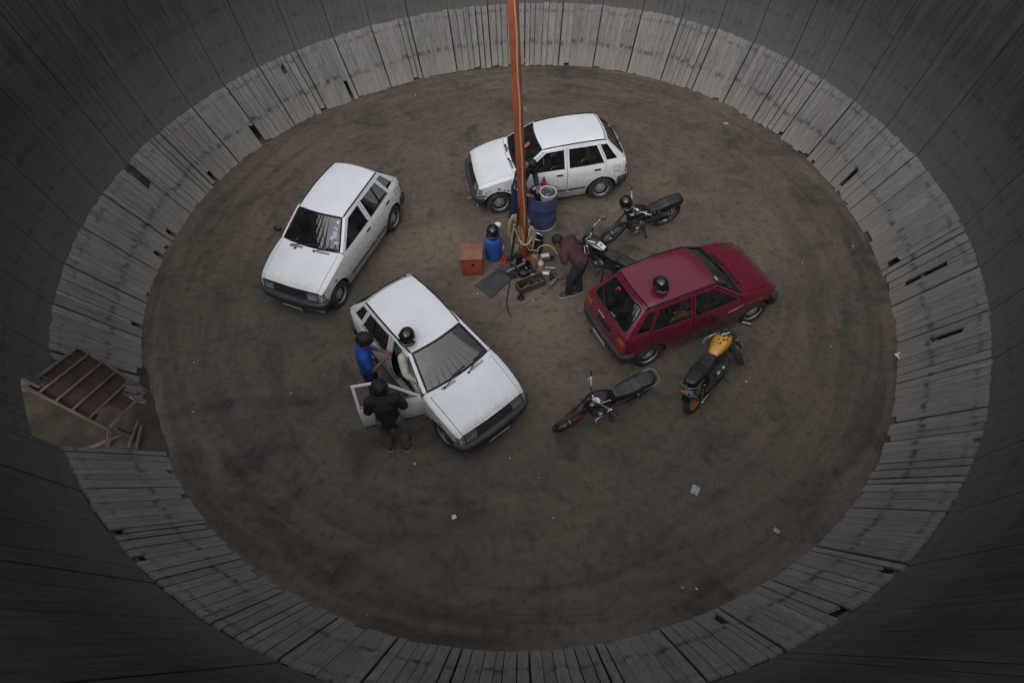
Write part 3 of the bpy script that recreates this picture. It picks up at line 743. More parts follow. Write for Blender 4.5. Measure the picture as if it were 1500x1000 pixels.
    for s, sd in ((1, 'l'), (-1, 'r')):
        F = sideF(s, .001)
        for kind in ('front', 'rear'):
            bm = bmesh.new()
            if kind == 'front':
                patch(bm, [(.652, .208), (.655, .80), (.635, .903), (-.322, .903), (-.322, .208)], F, .09, .03)
                for pl in ([(-.322, .903), (-.322, 1.290), (-.278, 1.255), (-.278, .903)], [(-.322, 1.290), (.105, 1.272), (.090, 1.240), (-.278, 1.255)], [(.105, 1.272), (.632, .903), (.570, .903), (.090, 1.240)]):
                    patch(bm, pl, F, .1, .025)
                gpoly = [(-.285, .898), (-.285, 1.262), (.092, 1.247), (.585, .898)]; hx = -.17; hinge = Vector((.655, s*.69, 0))
                mold = rect(-.30, .63, .375, .415)
            else:
                patch(bm, [(-.338, .208), (-.338, .903), (-1.152, .913), (-1.108, .625)]+[p for p in dA if p[0] > -1.05]+[(-.745, .208)], F, .09, .03)
                for pl in ([(-.338, .903), (-.338, 1.290), (-.380, 1.258), (-.380, .903)], [(-.338, 1.290), (-.985, 1.288), (-.955, 1.252), (-.380, 1.258)], [(-.985, 1.288), (-1.152, .913), (-1.110, .912), (-.955, 1.252)]):
                    patch(bm, pl, F, .1, .025)
                gpoly = [(-.373, .898), (-.373, 1.263), (-.962, 1.258), (-1.118, .898)]; hx = -.97; hinge = Vector((-.33, s*.69, 0))
                mold = rect(-.72, -.36, .375, .415)
            dr = link('door', bm, paintm, car, angle=32)
            bm = bmesh.new()
            if not (open_door and kind == 'front' and s < 0):
                patch(bm, gpoly, sideF(s, -.014), .2, 0); link('window_pane', bm, GLASS, dr)
            bm = bmesh.new(); patch(bm, rect(hx-.065, hx+.065, .765, .805), sideF(s, .008), .1, .02); link('handle', bm, BLACKPL, dr)
            bm = bmesh.new(); b_ = gpoly; tube(bm, [F(b_[0][0], .905)+Vector((0, s*.004, 0)), F((b_[0][0]+b_[3][0])/2, .906)+Vector((0, s*.004, 0)), F(b_[3][0], .908)+Vector((0, s*.004, 0))], .008, 5); link('waist_seal', bm, SEAL, dr)
            bm = bmesh.new(); patch(bm, mold, sideF(s, .012), .3, .012); link('side_moulding', bm, BUMPER, dr)
            if kind == 'rear':
                bm = bmesh.new(); tube(bm, [sideF(s, -.004)(-.80, .90), sideF(s, -.004)(-.80, 1.262)], .011, 5); link('window_divider', bm, SEAL, dr)
            bm = bmesh.new(); patch(bm, rect(gpoly[0][0]+(.02 if kind == 'front' else -.72), .56 if kind == 'front' else -.40, .26, .86), sideF(s, -.04), .3, .015); link('door_card', bm, INTERIOR, dr)
            if open_door and kind == 'front' and s < 0:
                dr.matrix_local = Matrix.Translation(hinge) @ Matrix.Rotation(math.radians(63.5), 4, 'Z') @ Matrix.Translation(-hinge)
            if kind == 'front' and ((s > 0) if 'mirrorL' in extras else (s < 0 and 'mirrorR' in extras)):
                bm = bmesh.new(); box(bm, (.55, s*.79, .98), (.07, .15, .10), bev=.02); tube(bm, [(.56, s*.66, .93), (.55, s*.74, .96)], .018, 6); link('door_mirror', bm, BLACKPL, dr)
        bm = bmesh.new(); patch(bm, [(-1.035, 1.255), (-1.178, 1.25), (-1.395, .94), (-1.17, .938)], sideF(s, -.01), .2, 0); link('quarter_window', bm, GLASS, car)
        bm = bmesh.new(); patch(bm, round_poly(rect(1.06, 1.13, .640, .675), .012, 2), sideF(s, .010), .1, .012); link('side_repeater', bm, AMBER, car)
        # lights
        bm = bmesh.new(); patch(bm, rect(s*.57, s*.90, .12, .86) if s > 0 else rect(-.90, -.57, .12, .86), lambda t, v: nose(t, v, .012), .1, .02, lambda c: Vector((1, 0, 0))); hl = link('headlight', bm, LAMP, car)
        bm = bmesh.new(); tube(bm, [nose(s*t, v, .016) for t, v in ((.56, .10), (.91, .10), (.91, .88), (.56, .88))], .008, 5, closed=True); link('headlight_bezel', bm, BLACKPL, hl)
        bm = bmesh.new(); c0 = lambda k, v: nose(s*.93, v, .012).lerp(Vector((1.44, s*(Y(1.44, .6)+.006), lerp(.675, .52, v))), k) + Vector((.02, s*.02, 0))*math.sin(pi*k)
        grid(bm, rng(0, 1, 4), [.08, .92], c0, .01, lambda c: Vector((1, s, 0))); link('indicator', bm, LAMP, car)
        bm = bmesh.new(); patch(bm, rect(.70, .97, 1.30, 1.86) if s > 0 else rect(-.97, -.70, 1.30, 1.86), lambda t, v: hatch(t, v, .016), .15, .02, lambda c: Vector((-1, 0, 0)))
        grid(bm, rng(0, 1, 3), [1.30, 1.86], lambda k, v: hatch(s*.97, v, .016).lerp(Vector((-1.585, s*(Y(-1.585, .7)+.008), hatch(1, v).z)), k)+Vector((-.012, s*.014, 0))*math.sin(pi*k), .01, lambda c: Vector((-1, s, 0)))
        tl = link('tail_light', bm, REDLENS, car)
        bm = bmesh.new(); patch(bm, rect(.70, .97, 1.30, 1.48) if s > 0 else rect(-.97, -.70, 1.30, 1.48), lambda t, v: hatch(t, v, .020), .15, .01, lambda c: Vector((-1, 0, 0))); link('tail_indicator', bm, AMBER, tl)
    # ---- grille
    bm = bmesh.new(); patch(bm, rect(-.56, .56, .08, .98), lambda t, v: nose(t, v, -.004), .2, .01, lambda c: Vector((1, 0, 0)))
    for v in (.2, .38, .56, .74, .92): tube(bm, [nose(t, v, .006) for t in rng(-.55, .55, 6)], .007, 5)
    link('grille', bm, BLACKPL, car)
    # ---- bumpers
    pf = [(1.425, -.705), (1.50, -.690), (1.56, -.655), (1.605, -.585), (1.63, -.48), (1.648, -.25), (1.655, 0), (1.648, .25), (1.63, .48), (1.605, .585), (1.56, .655), (1.50, .690), (1.425, .705)]
    sec = [(-.07, .505), (-.005, .500), (.018, .478), (.022, .42), (.014, .36), (-.01, .315), (-.07, .30)]
    bm = bmesh.new(); sweep(bm, pf, sec); link('front_bumper', bm, BUMPER, car, angle=30)
    pr = [(-1.43, .700), (-1.53, .690), (-1.61, .655), (-1.655, .58), (-1.675, .40), (-1.685, 0), (-1.675, -.40), (-1.655, -.58), (-1.61, -.655), (-1.53, -.690), (-1.43, -.700)]
    bm = bmesh.new(); sweep(bm, pr, [(-.07, .535), (-.005, .528), (.018, .50), (.02, .42), (.0, .345), (-.07, .33)]); link('rear_bumper', bm, BUMPER, car, angle=30)
    # ---- plates
    Rp = Matrix.Rotation(math.radians(14), 3, 'Y')
    bm = bmesh.new(); box(bm, (1.655, 0, .26), (.012, .40, .085), Rp); fp = link('number_plate', bm, PLATE, car, smooth=False)
    bm = bmesh.new(); rr = random.Random(hash(label) % 999 if 0 else len(label))
    y = -.18
    while y < .17:
        wv = rr.choice([.022, .028, .034]); box(bm, Vector((1.655, y, .26))+Rp @ Vector((.0075, 0, rr.uniform(-.004, .004))), (.003, wv, .048), Rp); y += wv+.016+(.02 if rr.random() < .2 else 0)
    link('plate_characters', bm, YPLATE, fp, smooth=False)
    bm = bmesh.new(); box(bm, (-1.695, 0, .345), (.012, .40, .075)); link('number_plate', bm, PLATE, car, smooth=False)
    # ---- cabin
    bm = bmesh.new(); box(bm, (.52, 0, .80), (.26, 1.14, .17), Matrix.Rotation(.25, 3, 'Y'), bev=.03); box(bm, (.42, -.32, .87), (.16, .30, .07), bev=.02); box(bm, (.40, 0, .55), (.12, .22, .40), bev=.02); link('dashboard', bm, INTERIOR, car)
    bm = bmesh.new(); c0 = Vector((.30, -.31, .82)); ax = Vector((-.85, 0, .53)); u_ = Vector((0, 1, 0)); v_ = ax.cross(u_)
    tube(bm, [c0+u_*(.175*math.cos(q))+v_*(.175*math.sin(q)) for q in rng(0, 2*pi, 24)[:-1]], .013, 6, closed=True)
    for q in (0, pi, pi*1.5): tube(bm, [c0, c0+u_*(.175*math.cos(q))+v_*(.175*math.sin(q))], .011, 5)
    tube(bm, [c0, c0-ax*.22], .025, 6); link('steering_wheel', bm, BLACKPL, car)
    for y in (-.31, .31):
        st = empty('front_seat', (0, y, 0)); st.parent = car
        bm = bmesh.new(); box(bm, (-.02, 0, .42), (.48, .46, .15), Matrix.Rotation(-.08, 3, 'Y'), bev=.05); link('cushion', bm, SEATCLOTH, st)
        bm = bmesh.new(); box(bm, (-.30, 0, .74), (.13, .45, .56), Matrix.Rotation(-.24, 3, 'Y'), bev=.05); box(bm, (-.40, 0, 1.07), (.08, .26, .16), Matrix.Rotation(-.24, 3, 'Y'), bev=.03); link('backrest', bm, SEATCLOTH, st)
    st = empty('rear_seat', (0, 0, 0)); st.parent = car
    bm = bmesh.new(); box(bm, (-.86, 0, .46), (.44, 1.10, .15), bev=.05); link('cushion', bm, SEATCLOTH, st)
    bm = bmesh.new(); box(bm, (-1.12, 0, .72), (.14, 1.10, .50), Matrix.Rotation(-.3, 3, 'Y'), bev=.05); link('backrest', bm, SEATCLOTH, st)
    bm = bmesh.new(); box(bm, (-1.36, 0, .84), (.34, 1.06, .02)); link('parcel_shelf', bm, INTERIOR, car)
    # ---- fuel flap, exhaust
    bm = bmesh.new(); patch(bm, round_poly(rect(-1.44, -1.32, .68, .80), .02, 2), sideF(1, .004), .1, .006); link('fuel_flap', bm, paintm, car)
    bm = bmesh.new(); tube(bm, [Vector(p) for p in [(x, Y(x, z)+.003, z) for x, z in round_poly(rect(-1.445, -1.315, .675, .805), .02, 2)]], .0035, 4, closed=True); link('fuel_flap_gap', bm, SEAL, car)
    for x, st_ in ((FX, steer), (RX, 0)):
        for s in (1, -1): make_wheel(car, x, s, st_)
    # ---- odd pieces that tell the cars apart
    def sticker(ts, vs, mat, name):
        bm = bmesh.new(); patch(bm, rect(ts[0], ts[1], vs[0], vs[1]), lambda t, v: wscreen(t, v, .003), .3, 0); link(name, bm, mat, car)
    if 'stickers' in extras:
        for ts, vs in (((.80, .90), (.80, .88)), ((.78, .88), (.62, .70)), ((.70, .86), (.38, .58)), ((.62, .74), (.34, .44)), ((.80, .93), (.22, .30)), ((.72, .78), (.66, .72))): sticker(ts, vs, PALEBLUE if vs[0] < .7 else WHITEPL, 'windscreen_sticker')
        bm = bmesh.new(); ell(bm, (.80, -.34, .935), (.035, .03, .03), 10); link('yellow_flower', bm, YELLOWHOSE, car)
        bm = bmesh.new(); ell(bm, (.83, -.25, .925), (.03, .03, .025), 10); link('red_flower', bm, REDPL, car)
    if 'swastik' in extras: sticker((.05, .25), (.55, .75), ORANGEPL, 'windscreen_sticker')
    if 'redcar' in extras:
        for p in ((-.03, .16), (.10, .10)): pass
        bm = bmesh.new()
        for i in range(9): patch(bm, rect(.40+.033*i, .422+.033*i, .665+.004*i, .690+.004*i), sideF(-1, .006), .2, .002)
        link('wing_lettering', bm, WHITEPL, car, smooth=False)
        bm = bmesh.new(); patch(bm, [(.70, .70), (.86, .735), (1.02, .74), (1.02, .725), (.88, .70)], sideF(-1, .006), .2, .002); link('wing_flash', bm, AMBER, car, smooth=False)
        bm = bmesh.new()
        for i in range(7): patch(bm, rect(.02+.05*i, .055+.05*i, 1.20, 1.27), lambda t, v: hatch(t, v, .008), .2, .002, lambda c: Vector((-1, 0, 0)))
        link('tailgate_lettering', bm, WHITEPL, car, smooth=False)
        bm = bmesh.new(); patch(bm, [(.30, .22), (.46, .22), (.46, .36), (.42, .36), (.42, .27), (.30, .27)], lambda t, v: hatch(t, v, -.002), .2, .002, lambda c: Vector((-1, 0, .5))); link('window_sticker', bm, REDPL, car, smooth=False)
        bm = bmesh.new(); patch(bm, [(-.83, .20), (-.72, .20), (-.75, .86), (-.83, .86)] if 0 else rect(-.26, -.04, .81, .85), lambda t, v: hatch(t, v, -.002), .2, .002, lambda c: Vector((-1, 0, .5))); link('window_sticker', bm, GREYMET, car, smooth=False)
        sticker((.30, .60), (.88, .97), PALEBLUE, 'windscreen_sunstrip'); sticker((-.80, -.62), (.80, .92), WHITEPL, 'windscreen_sticker')
    if 'battered' in extras:
        bm = bmesh.new(); rb = random.Random(5)
        pts = [(x, zh(x)-.06+rb.uniform(-.02, .02)) for x in ()]
        for x, z, r in ((1.40, .50, .035), (1.36, .585, .03), (1.28, .615, .022), (.98, .615, .03), (.90, .59, .022), (1.50, .58, .03), (1.49, .66, .02), (1.42, .68, .015), (1.12, .60, .02)):
            n = 9; patch(bm, [(x+r*rb.uniform(.5, 1.3)*math.cos(2*pi*i/n), z+.7*r*rb.uniform(.5, 1.3)*math.sin(2*pi*i/n)) for i in range(n)], sideF(1, .0045), .2, .0015)
        link('chipped_paint', bm, RUST, car, smooth=False)
    return car

CG = 'small hatchbacks parked in the pit'
make_car('white hatchback nearest the left of the pit with stickers down its windscreen', (-3.517, .244, 0), math.radians(-112.58), WHITE, group=CG, extras=('stickers', 'mirrorR'))
carB = make_car('white hatchback with its driver door open and a helmet on its roof', (-1.426, -2.759, 0), math.radians(-51.58), WHITE, group=CG, open_door=True)
make_car('battered white hatchback standing behind the red pole and blue drum', (.671, 2.168, 0), math.radians(-170.79), WHITE, group=CG, steer=.12, extras=('swastik', 'battered'))
carD = make_car('maroon hatchback with a black helmet on its roof', (2.910, -1.616, 0), math.radians(23.19), RED, group=CG, steer=-.1, extras=('redcar',))

# ================================================================ motorcycles
def make_bike(label, loc, th, lean=.2, steer=.0, tank=None, tankdecal=None, rimmat=None, rearrim=None, forkmat=None, headlight=False, bars=True, rack=True, shield=False, amber=False, seatshape=0, flat=False):
    bk = empty('motorcycle', loc, th, label, 'motorcycle', 'motorcycles propped on their side stands')
    root = empty('lean_frame', (0, 0, 0)); 
    bpy.data.objects.remove(root)
    bk.rotation_mode = 'XYZ'; bk.rotation_euler = (0, 0, 0)
    bk.matrix_world = Matrix.Translation(loc) @ Matrix.Rotation(th, 4, 'Z') @ Matrix.Rotation(-lean, 4, 'X')
    tank = tank or GLOSSBLACK; rimmat = rimmat or CHROME; rearrim = rearrim or rimmat; forkmat = forkmat or ALLOY
    AX = .305; RXb, FXb = -.62, .62
    def wheel(name, x, rm, wd, parentM=None):
        wh = empty(name, (x, 0, AX)); wh.parent = bk
        Mx = Matrix.Rotation(pi/2, 4, 'X')
        bm = bmesh.new(); R = .305-wd*.5
        lathe(bm, [(R-.045, -wd*.38), (R-.005, -wd*.55), (R+.025, -wd*.50), (R+wd*.42, -wd*.25), (R+wd*.5, 0), (R+wd*.42, wd*.25), (R+.025, wd*.50), (R-.005, wd*.55), (R-.045, wd*.38)], 36, Mx, caps=False)
        for k in range(36):
            a = 2*pi*k/36
            for q in (-1, 1): box(bm, Mx.to_3x3() @ Vector(((R+wd*.46)*math.cos(a+q*.03), (R+wd*.46)*math.sin(a+q*.03), q*wd*.2)), (.014, .022, wd*.25), Mx.to_3x3() @ Matrix.Rotation(a, 3, 'Z'))
        link('tyre', bm, RUBBER, wh)
        bm = bmesh.new(); lathe(bm, [(R-.045, -wd*.40), (R-.028, -wd*.44), (R-.030, -wd*.30), (R-.055, -wd*.22), (R-.055, wd*.22), (R-.030, wd*.30), (R-.028, wd*.44), (R-.045, wd*.40), (R-.062, wd*.22), (R-.062, -wd*.22)], 36, Mx, closed=True)
        link('rim', bm, rm, wh)
        bm = bmesh.new(); cyl(bm, (0, -.055, 0), (0, .055, 0), .055, n=16); cyl(bm, (0, -.08, 0), (0, .08, 0), .014, n=8); cyl(bm, (0, .03, 0), (0, .055, 0), .072, n=16); link('hub', bm, ALLOY, wh)
        bm = bmesh.new()
        for k in range(18):
            a = 2*pi*k/18; b_ = a+(.5 if k % 2 else -.5); s = .035 if k % 4 < 2 else -.035
            tube(bm, [(.05*math.cos(b_), s, .05*math.sin(b_)), ((R-.055)*math.cos(a), 0, (R-.055)*math.sin(a))], .0028, 4, caps=False)
        link('spoke', bm, STEEL, wh); return wh
    rw = wheel('rear_wheel', RXb, rearrim, .088)
    # ---- frame
    bm = bmesh.new(); hs_ = Vector((.40, 0, .88)); lo = Vector((.30, 0, .40))
    tube(bm, catmull([hs_, (.15, 0, .80), (-.15, 0, .70), (-.40, 0, .68), (-.78, 0, .72)], 4), .020, 7)
    tube(bm, catmull([hs_+Vector((0, 0, -.06)), (.36, 0, .60), (.28, 0, .32), (.10, 0, .24), (-.20, 0, .26), (-.24, 0, .40), (-.22, 0, .68)], 4), .019, 7)
    for s in (1, -1):
        tube(bm, [(-.22, s*.05, .34), (RXb, s*.075, AX)], .019, 7)          # swing arm
        tube(bm, catmull([(-.18, s*.05, .36), (-.30, s*.11, .48), (-.50, s*.12, .66), (-.78, s*.09, .72)], 4), .013, 6)
    tube(bm, [hs_+Vector((.03, 0, -.07)), hs_+Vector((-.03, 0, .07))], .034, 10)
    link('frame', bm, DARKMETAL, bk)
    # ---- engine
    eng = empty('engine', (.08, 0, .38)); eng.parent = bk
    bm = bmesh.new(); ell(bm, (-.06, 0, -.02), (.17, .12, .12), 16); box(bm, (.06, 0, -.03), (.20, .19, .19), bev=.03); link('crankcase', bm, ALLOY, eng)
    bm = bmesh.new(); cyl(bm, (.04, .10, -.03), (.04, .145, -.03), .085, .075, 18); cyl(bm, (-.12, -.10, -.02), (-.12, -.14, -.02), .09, .08, 18); cyl(bm, (.04, -.10, -.03), (.04, -.14, -.03), .07, .06, 18); link('engine_cover', bm, ALLOY, eng)
    bm = bmesh.new(); Rt = Matrix.Rotation(.25, 3, 'Y')
    for i in range(7): box(bm, Rt @ Vector((.06, 0, .09+.026*i)), (.16, .17, .012), Rt)
    box(bm, Rt @ Vector((.06, 0, .16)), (.12, .12, .18), Rt); box(bm, Rt @ Vector((.06, 0, .275)), (.13, .12, .05), Rt, bev=.01); link('cylinder', bm, ALLOY, eng)
    bm = bmesh.new(); box(bm, (-.12, .02, .20), (.10, .10, .12), bev=.02); cyl(bm, (-.05, .03, .20), (.03, .02, .18), .025); link('carburettor', bm, DARKMETAL, eng)
    bm = bmesh.new(); tube(bm, catmull([(.22, -.05, .48), (.32, -.09, .40), (.30, -.12, .24), (.10, -.13, .20), (-.20, -.13, .22)], 5), .020, 8); tube(bm, [(-.18, -.135, .22), (-.24, -.135, .225), (-.66, -.155, .30), (-.70, -.156, .31)], [.022, .040, .046, .03], 10); link('exhaust', bm, CHROME, bk)
    # ---- tank
    bm = bmesh.new(); rings = []
    prof = [(-.09, .045, .745, .79), (-.05, .085, .73, .835), (.05, .115, .72, .885), (.16, .145, .715, .915), (.28, .150, .72, .925), (.36, .125, .74, .915), (.42, .08, .78, .885), (.445, .03, .81, .85)]
    for x, hw, z0, z1 in prof:
        n = 18; rg = []
        for i in range(n):
            a = 2*pi*i/n; ca, sa = math.cos(a), math.sin(a)
            yy = hw*math.copysign(abs(ca)**.8, ca); zz = (z0+z1)/2+(z1-z0)/2*math.copysign(abs(sa)**.75, sa)
            rg.append(bm.verts.new((x, yy, zz)))
        rings.append(rg)
    skinrings(bm, rings); bmesh.ops.subdivide_edges(bm, edges=bm.edges[:], cuts=1, use_grid_fill=True, smooth=.4)
    tk = link('fuel_tank', bm, tank, bk, angle=60)
    def tankpt(x, y): 
        hw = interp([(p[0], p[1]) for p in prof], x); z0 = interp([(p[0], p[2]) for p in prof], x); z1 = interp([(p[0], p[3]) for p in prof], x)
        c = min(.99, abs(y)/hw); sa = max(0, 1-c**2.5)**.5
        return Vector((x, y, (z0+z1)/2+(z1-z0)/2*sa**.75+.007))
    def decal(pl, mat, name):
        bm = bmesh.new(); patch(bm, pl, tankpt, .05, .003, UP); link(name, bm, mat, tk)
    bm = bmesh.new(); c_ = tankpt(.30, 0); cyl(bm, c_-Vector((0, 0, .01)), c_+Vector((0, 0, .012)), .032, .028, 14); link('filler_cap', bm, CHROME, tk)
    if tankdecal == 'oval':
        decal([(.34+.045*math.cos(2*pi*i/14), .06+.032*math.sin(2*pi*i/14)) for i in range(14)], SEAL, 'badge_rim')
        decal([(.34+.034*math.cos(2*pi*i/14), .06+.022*math.sin(2*pi*i/14)) for i in range(14)], CHROME, 'badge')
        rb = random.Random(9)
        for (cx, cy, r) in ((.27, -.02, .035), (.20, -.06, .03), (.30, -.08, .028), (.12, -.04, .025), (.17, .02, .022), (.23, -.10, .022)):
            decal([(cx+r*(1 if i % 2 else .35)*math.cos(2*pi*i/10+rb.random()*.3), cy+r*(1 if i % 2 else .35)*math.sin(2*pi*i/10)) for i in range(10)], SEAL, 'black_splatter')
        for (x0, y0, x1, y1) in ((.05, .05, .12, .075), (.06, .075, .13, .06), (.10, .05, .105, .09)): decal([(x0, y0), (x1, y1), (x1, y1+.006), (x0, y0+.006)], GREENPL, 'green_scribble')
    if tankdecal == 'round':
        decal([(.26+.040*math.cos(2*pi*i/14), .03+.048*math.sin(2*pi*i/14)) for i in range(14)], WHITEPL, 'badge')
        decal([(.26+.018*math.cos(2*pi*i/10), .03+.024*math.sin(2*pi*i/10)) for i in range(10)], PALEBLUE, 'badge_centre')
        for i in range(4): decal(rect(.05+.05*i, .085+.05*i, .088, .100), WHITEPL, 'tank_mark')
    if tankdecal == 'sticker':
        decal([(-.04, -.045), (.10, -.045), (.10, .045), (-.04, .045)], WHITEPL, 'paper_sticker'); bm = bmesh.new(); patch(bm, rect(.02, .065, -.02, .02), lambda x, y: tankpt(x, y)+Vector((0, 0, .004)), .1, .001, UP); link('orange_print', bm, AMBER, tk)
        decal([(.16, .03), (.30, .075), (.33, .03), (.35, .04), (.31, .095), (.15, .045)], WHITEPL, 'white_tank_stroke')
    # ---- seat
    bm = bmesh.new(); rings = []
    if flat: sp_ = [(-.05, .075, .74, .785), (-.12, .095, .735, .80), (-.25, .105, .735, .80), (-.36, .110, .735, .815), (-.40, .115, .735, .845), (-.55, .115, .735, .855), (-.74, .110, .74, .860), (-.79, .10, .745, .845)]
    else: sp_ = [(-.04, .060, .745, .80), (-.10, .085, .74, .815), (-.22, .115, .735, .805), (-.36, .130, .735, .815), (-.50, .135, .735, .845), (-.66, .125, .745, .860), (-.76, .105, .755, .855), (-.80, .07, .77, .835)]
    for x, hw, z0, z1 in sp_:
        rings.append([bm.verts.new((x, y*hw, z0+(z1-z0)*q)) for y, q in ((-1, .05), (-1, .6), (-.86, .92), (-.4, 1.0), (0, .985), (.4, 1.0), (.86, .92), (1, .6), (1, .05))])
    skinrings(bm, rings); bmesh.ops.subdivide_edges(bm, edges=bm.edges[:], cuts=1, use_grid_fill=True, smooth=.3)
    seat = link('seat', bm, VINYL, bk, angle=55)
    for x in ((-.38, -.52) if not flat else (-.375,)):
        hw = interp(sorted((p[0], p[1]) for p in sp_), x); z1 = interp(sorted((p[0], p[3]) for p in sp_), x); z0 = .75
        bm = bmesh.new(); tube(bm, [(x, -hw-.004, z0), (x, -hw-.003, z1-.03), (x, -hw*.8, z1), (x, 0, z1+.003), (x, hw*.8, z1), (x, hw+.003, z1-.03), (x, hw+.004, z0)], .006, 5); link('seat_strap', bm, SEAL, seat)
    # ---- rear end
    if rack:
        bm = bmesh.new(); tube(bm, catmull([(-.56, .135, .735), (-.72, .138, .76), (-.83, .12, .79), (-.865, .06, .795), (-.865, -.06, .795), (-.83, -.12, .79), (-.72, -.138, .76), (-.56, -.135, .735)], 5), .008, 7); link('grab_rail', bm, GREYMET, bk)
    bm = bmesh.new()
    grid(bm, rng(150, 35, 12), [-.07, -.035, .035, .07], lambda a, y: Vector((RXb+.345*math.cos(math.radians(a)), y, AX+.345*math.sin(math.radians(a))-.35*y*y*8*.3)), .006, lambda c: c-Vector((RXb, 0, AX))); link('rear_mudguard', bm, GLOSSBLACK, bk)
    if tankdecal == 'oval': bm = bmesh.new(); box(bm, (-.93, .02, .72), (.04, .08, .06), bev=.015); link('tail_light', bm, AMBER, bk)
    for s in (1, -1):
        sh = None; bm = bmesh.new(); cyl(bm, (-.50, s*.12, .70), (-.545, s*.12, .52), .022, n=10); link('shock_absorber', bm, DARKMETAL, bk)
        sh = bk.children[-1]; bm = bmesh.new(); A, B = Vector((-.52, s*.12, .62)), Vector((-.605, s*.115, AX+.02))
        tube(bm, [A.lerp(B, i/40)+Vector((.028*math.cos(i*1.15), .028*math.sin(i*1.15), 0)) for i in range(41)], .006, 4); tube(bm, [A, B], .010, 6); link('spring', bm, CHROME, sh)
        bm = bmesh.new(); patch(bm, round_poly([(-.36, .46), (-.10, .46), (-.06, .66), (-.40, .70)], .05, 3), lambda x, z: Vector((x, s*(.125-.3*(z-.58)**2), z)), .1, .012); link('side_panel', bm, tank if tankdecal != 'oval' else GLOSSBLACK, bk)
        bm = bmesh.new(); tube(bm, [(-.02, s*.08, .26), (-.02, s*.20, .25)], .010, 6); tube(bm, [(-.02, s*.19, .25), (-.02, s*.29, .25)], .017, 8); link('footpeg', bm, BLACKPL, bk)
    bm = bmesh.new(); tube(bm, [(.10, .14, .33), (.22, .15, .30), (.24, .20, .30)], .009, 6); link('gear_pedal', bm, CHROME, bk)
    bm = bmesh.new(); box(bm, (-.38, .085, .40), (.52, .015, .05), bev=.005); link('chain_guard', bm, DARKMETAL, bk)
    bm = bmesh.new(); zz = .255/math.cos(lean); tube(bm, [(-.06, .09, .27), (-.10, .20+.25*math.tan(lean), -.0 + .02 + (.20+.25*math.tan(lean))*math.tan(lean)*0 + 0.0)], .012, 7)
    ft = Vector((-.10, .22, 0)); ft.z = .22*math.tan(lean)+.01
    bm.free(); bm = bmesh.new(); tube(bm, [(-.06, .09, .27), ft], .012, 7); ell(bm, ft, (.03, .02, .008), 8); link('side_stand', bm, DARKMETAL, bk)
    # ---- steering
    rake = math.radians(27); sa = Vector((-math.sin(rake), 0, math.cos(rake)))
    piv = hs_
    S = Matrix.Translation(piv) @ Matrix.Rotation(steer, 4, sa) @ Matrix.Translation(-piv)
    ste = empty('steering', (0, 0, 0)); bpy.data.objects.remove(ste)
    def stl(name, bm, mat, par=None):
        if par is None: bmesh.ops.transform(bm, matrix=S, verts=bm.verts)
        else: bmesh.ops.transform(bm, matrix=S, verts=bm.verts)
        return link(name, bm, mat, par or bk)
    fa = Vector((FXb, 0, AX))
    fw = wheel('front_wheel', FXb, rimmat, .068); fw.matrix_local = S @ Matrix.Translation((FXb, 0, AX))
    topf = fa+sa*.66
    for s in (1, -1):
        bm = bmesh.new(); cyl(bm, fa+sa*.30+Vector((0, s*.085, 0)), topf+Vector((0, s*.085, 0)), .0165, n=10); fl = stl('fork_leg', bm, CHROME)
        bm = bmesh.new(); cyl(bm, fa+Vector((0, s*.085, -.01))-sa*.02, fa+sa*.33+Vector((0, s*.085, 0)), .025, .028, 12); box(bm, fa+Vector((0, s*.085, 0)), (.05, .03, .05), bev=.01); stl('fork_slider', bm, forkmat, fl)
    bm = bmesh.new(); bar(bm, topf+Vector((.0, -.115, 0)), topf+Vector((0, .115, 0)), .055, .035, sa, bev=.008); bar(bm, topf-sa*.15+Vector((0, -.115, 0)), topf-sa*.15+Vector((0, .115, 0)), .055, .04, sa, bev=.008); stl('fork_yoke', bm, DARKMETAL)
    hb0 = topf+sa*.05
    bm = bmesh.new(); bp = catmull([hb0+Vector((-.16, .385, .10)), hb0+Vector((-.08, .28, .14)), hb0+Vector((-.01, .15, .10)), hb0+Vector((0, .07, .015)), hb0+Vector((0, -.07, .015)), hb0+Vector((-.01, -.15, .10)), hb0+Vector((-.08, -.28, .14)), hb0+Vector((-.16, -.385, .10))], 5)
    tube(bm, bp, .0125, 8); hbar = stl('handlebar', bm, CHROME)
    for s, e in ((1, 0), (-1, -1)):
        e0 = bp[0] if s > 0 else bp[-1]; e1 = bp[4] if s > 0 else bp[-5]; d_ = (e1-e0).normalized()
        bm = bmesh.new(); cyl(bm, e0-d_*.01, e0+d_*.115, .019, n=10); stl('grip', bm, BLACKPL, hbar)
        bm = bmesh.new(); tube(bm, [e0+d_*.15+Vector((.02, 0, 0)), e0+d_*.13+Vector((.06, 0, -.01)), e0+Vector((.075, s*.01, -.02))], .006, 5); box(bm, e0+d_*.14, (.04, .03, .04), bev=.008); stl('lever', bm, CHROME, hbar)
    bm = bmesh.new()
    for q in (.03, -.03): tube(bm, catmull([hb0+Vector((0, q*3, .05)), hb0+Vector((.10, q*2, .03)), hb0+Vector((.09, q, -.15)), hb0+Vector((-.02, q, -.30))], 5), .005, 5)
    stl('cables', bm, SEAL)
    bm = bmesh.new(); grid(bm, rng(140, 25, 10), [-.05, 0, .05], lambda a, y: Vector((FXb+.335*math.cos(math.radians(a)), y, AX+.335*math.sin(math.radians(a))-abs(y)*.25)), .006, lambda c: c-Vector((FXb, 0, AX)))
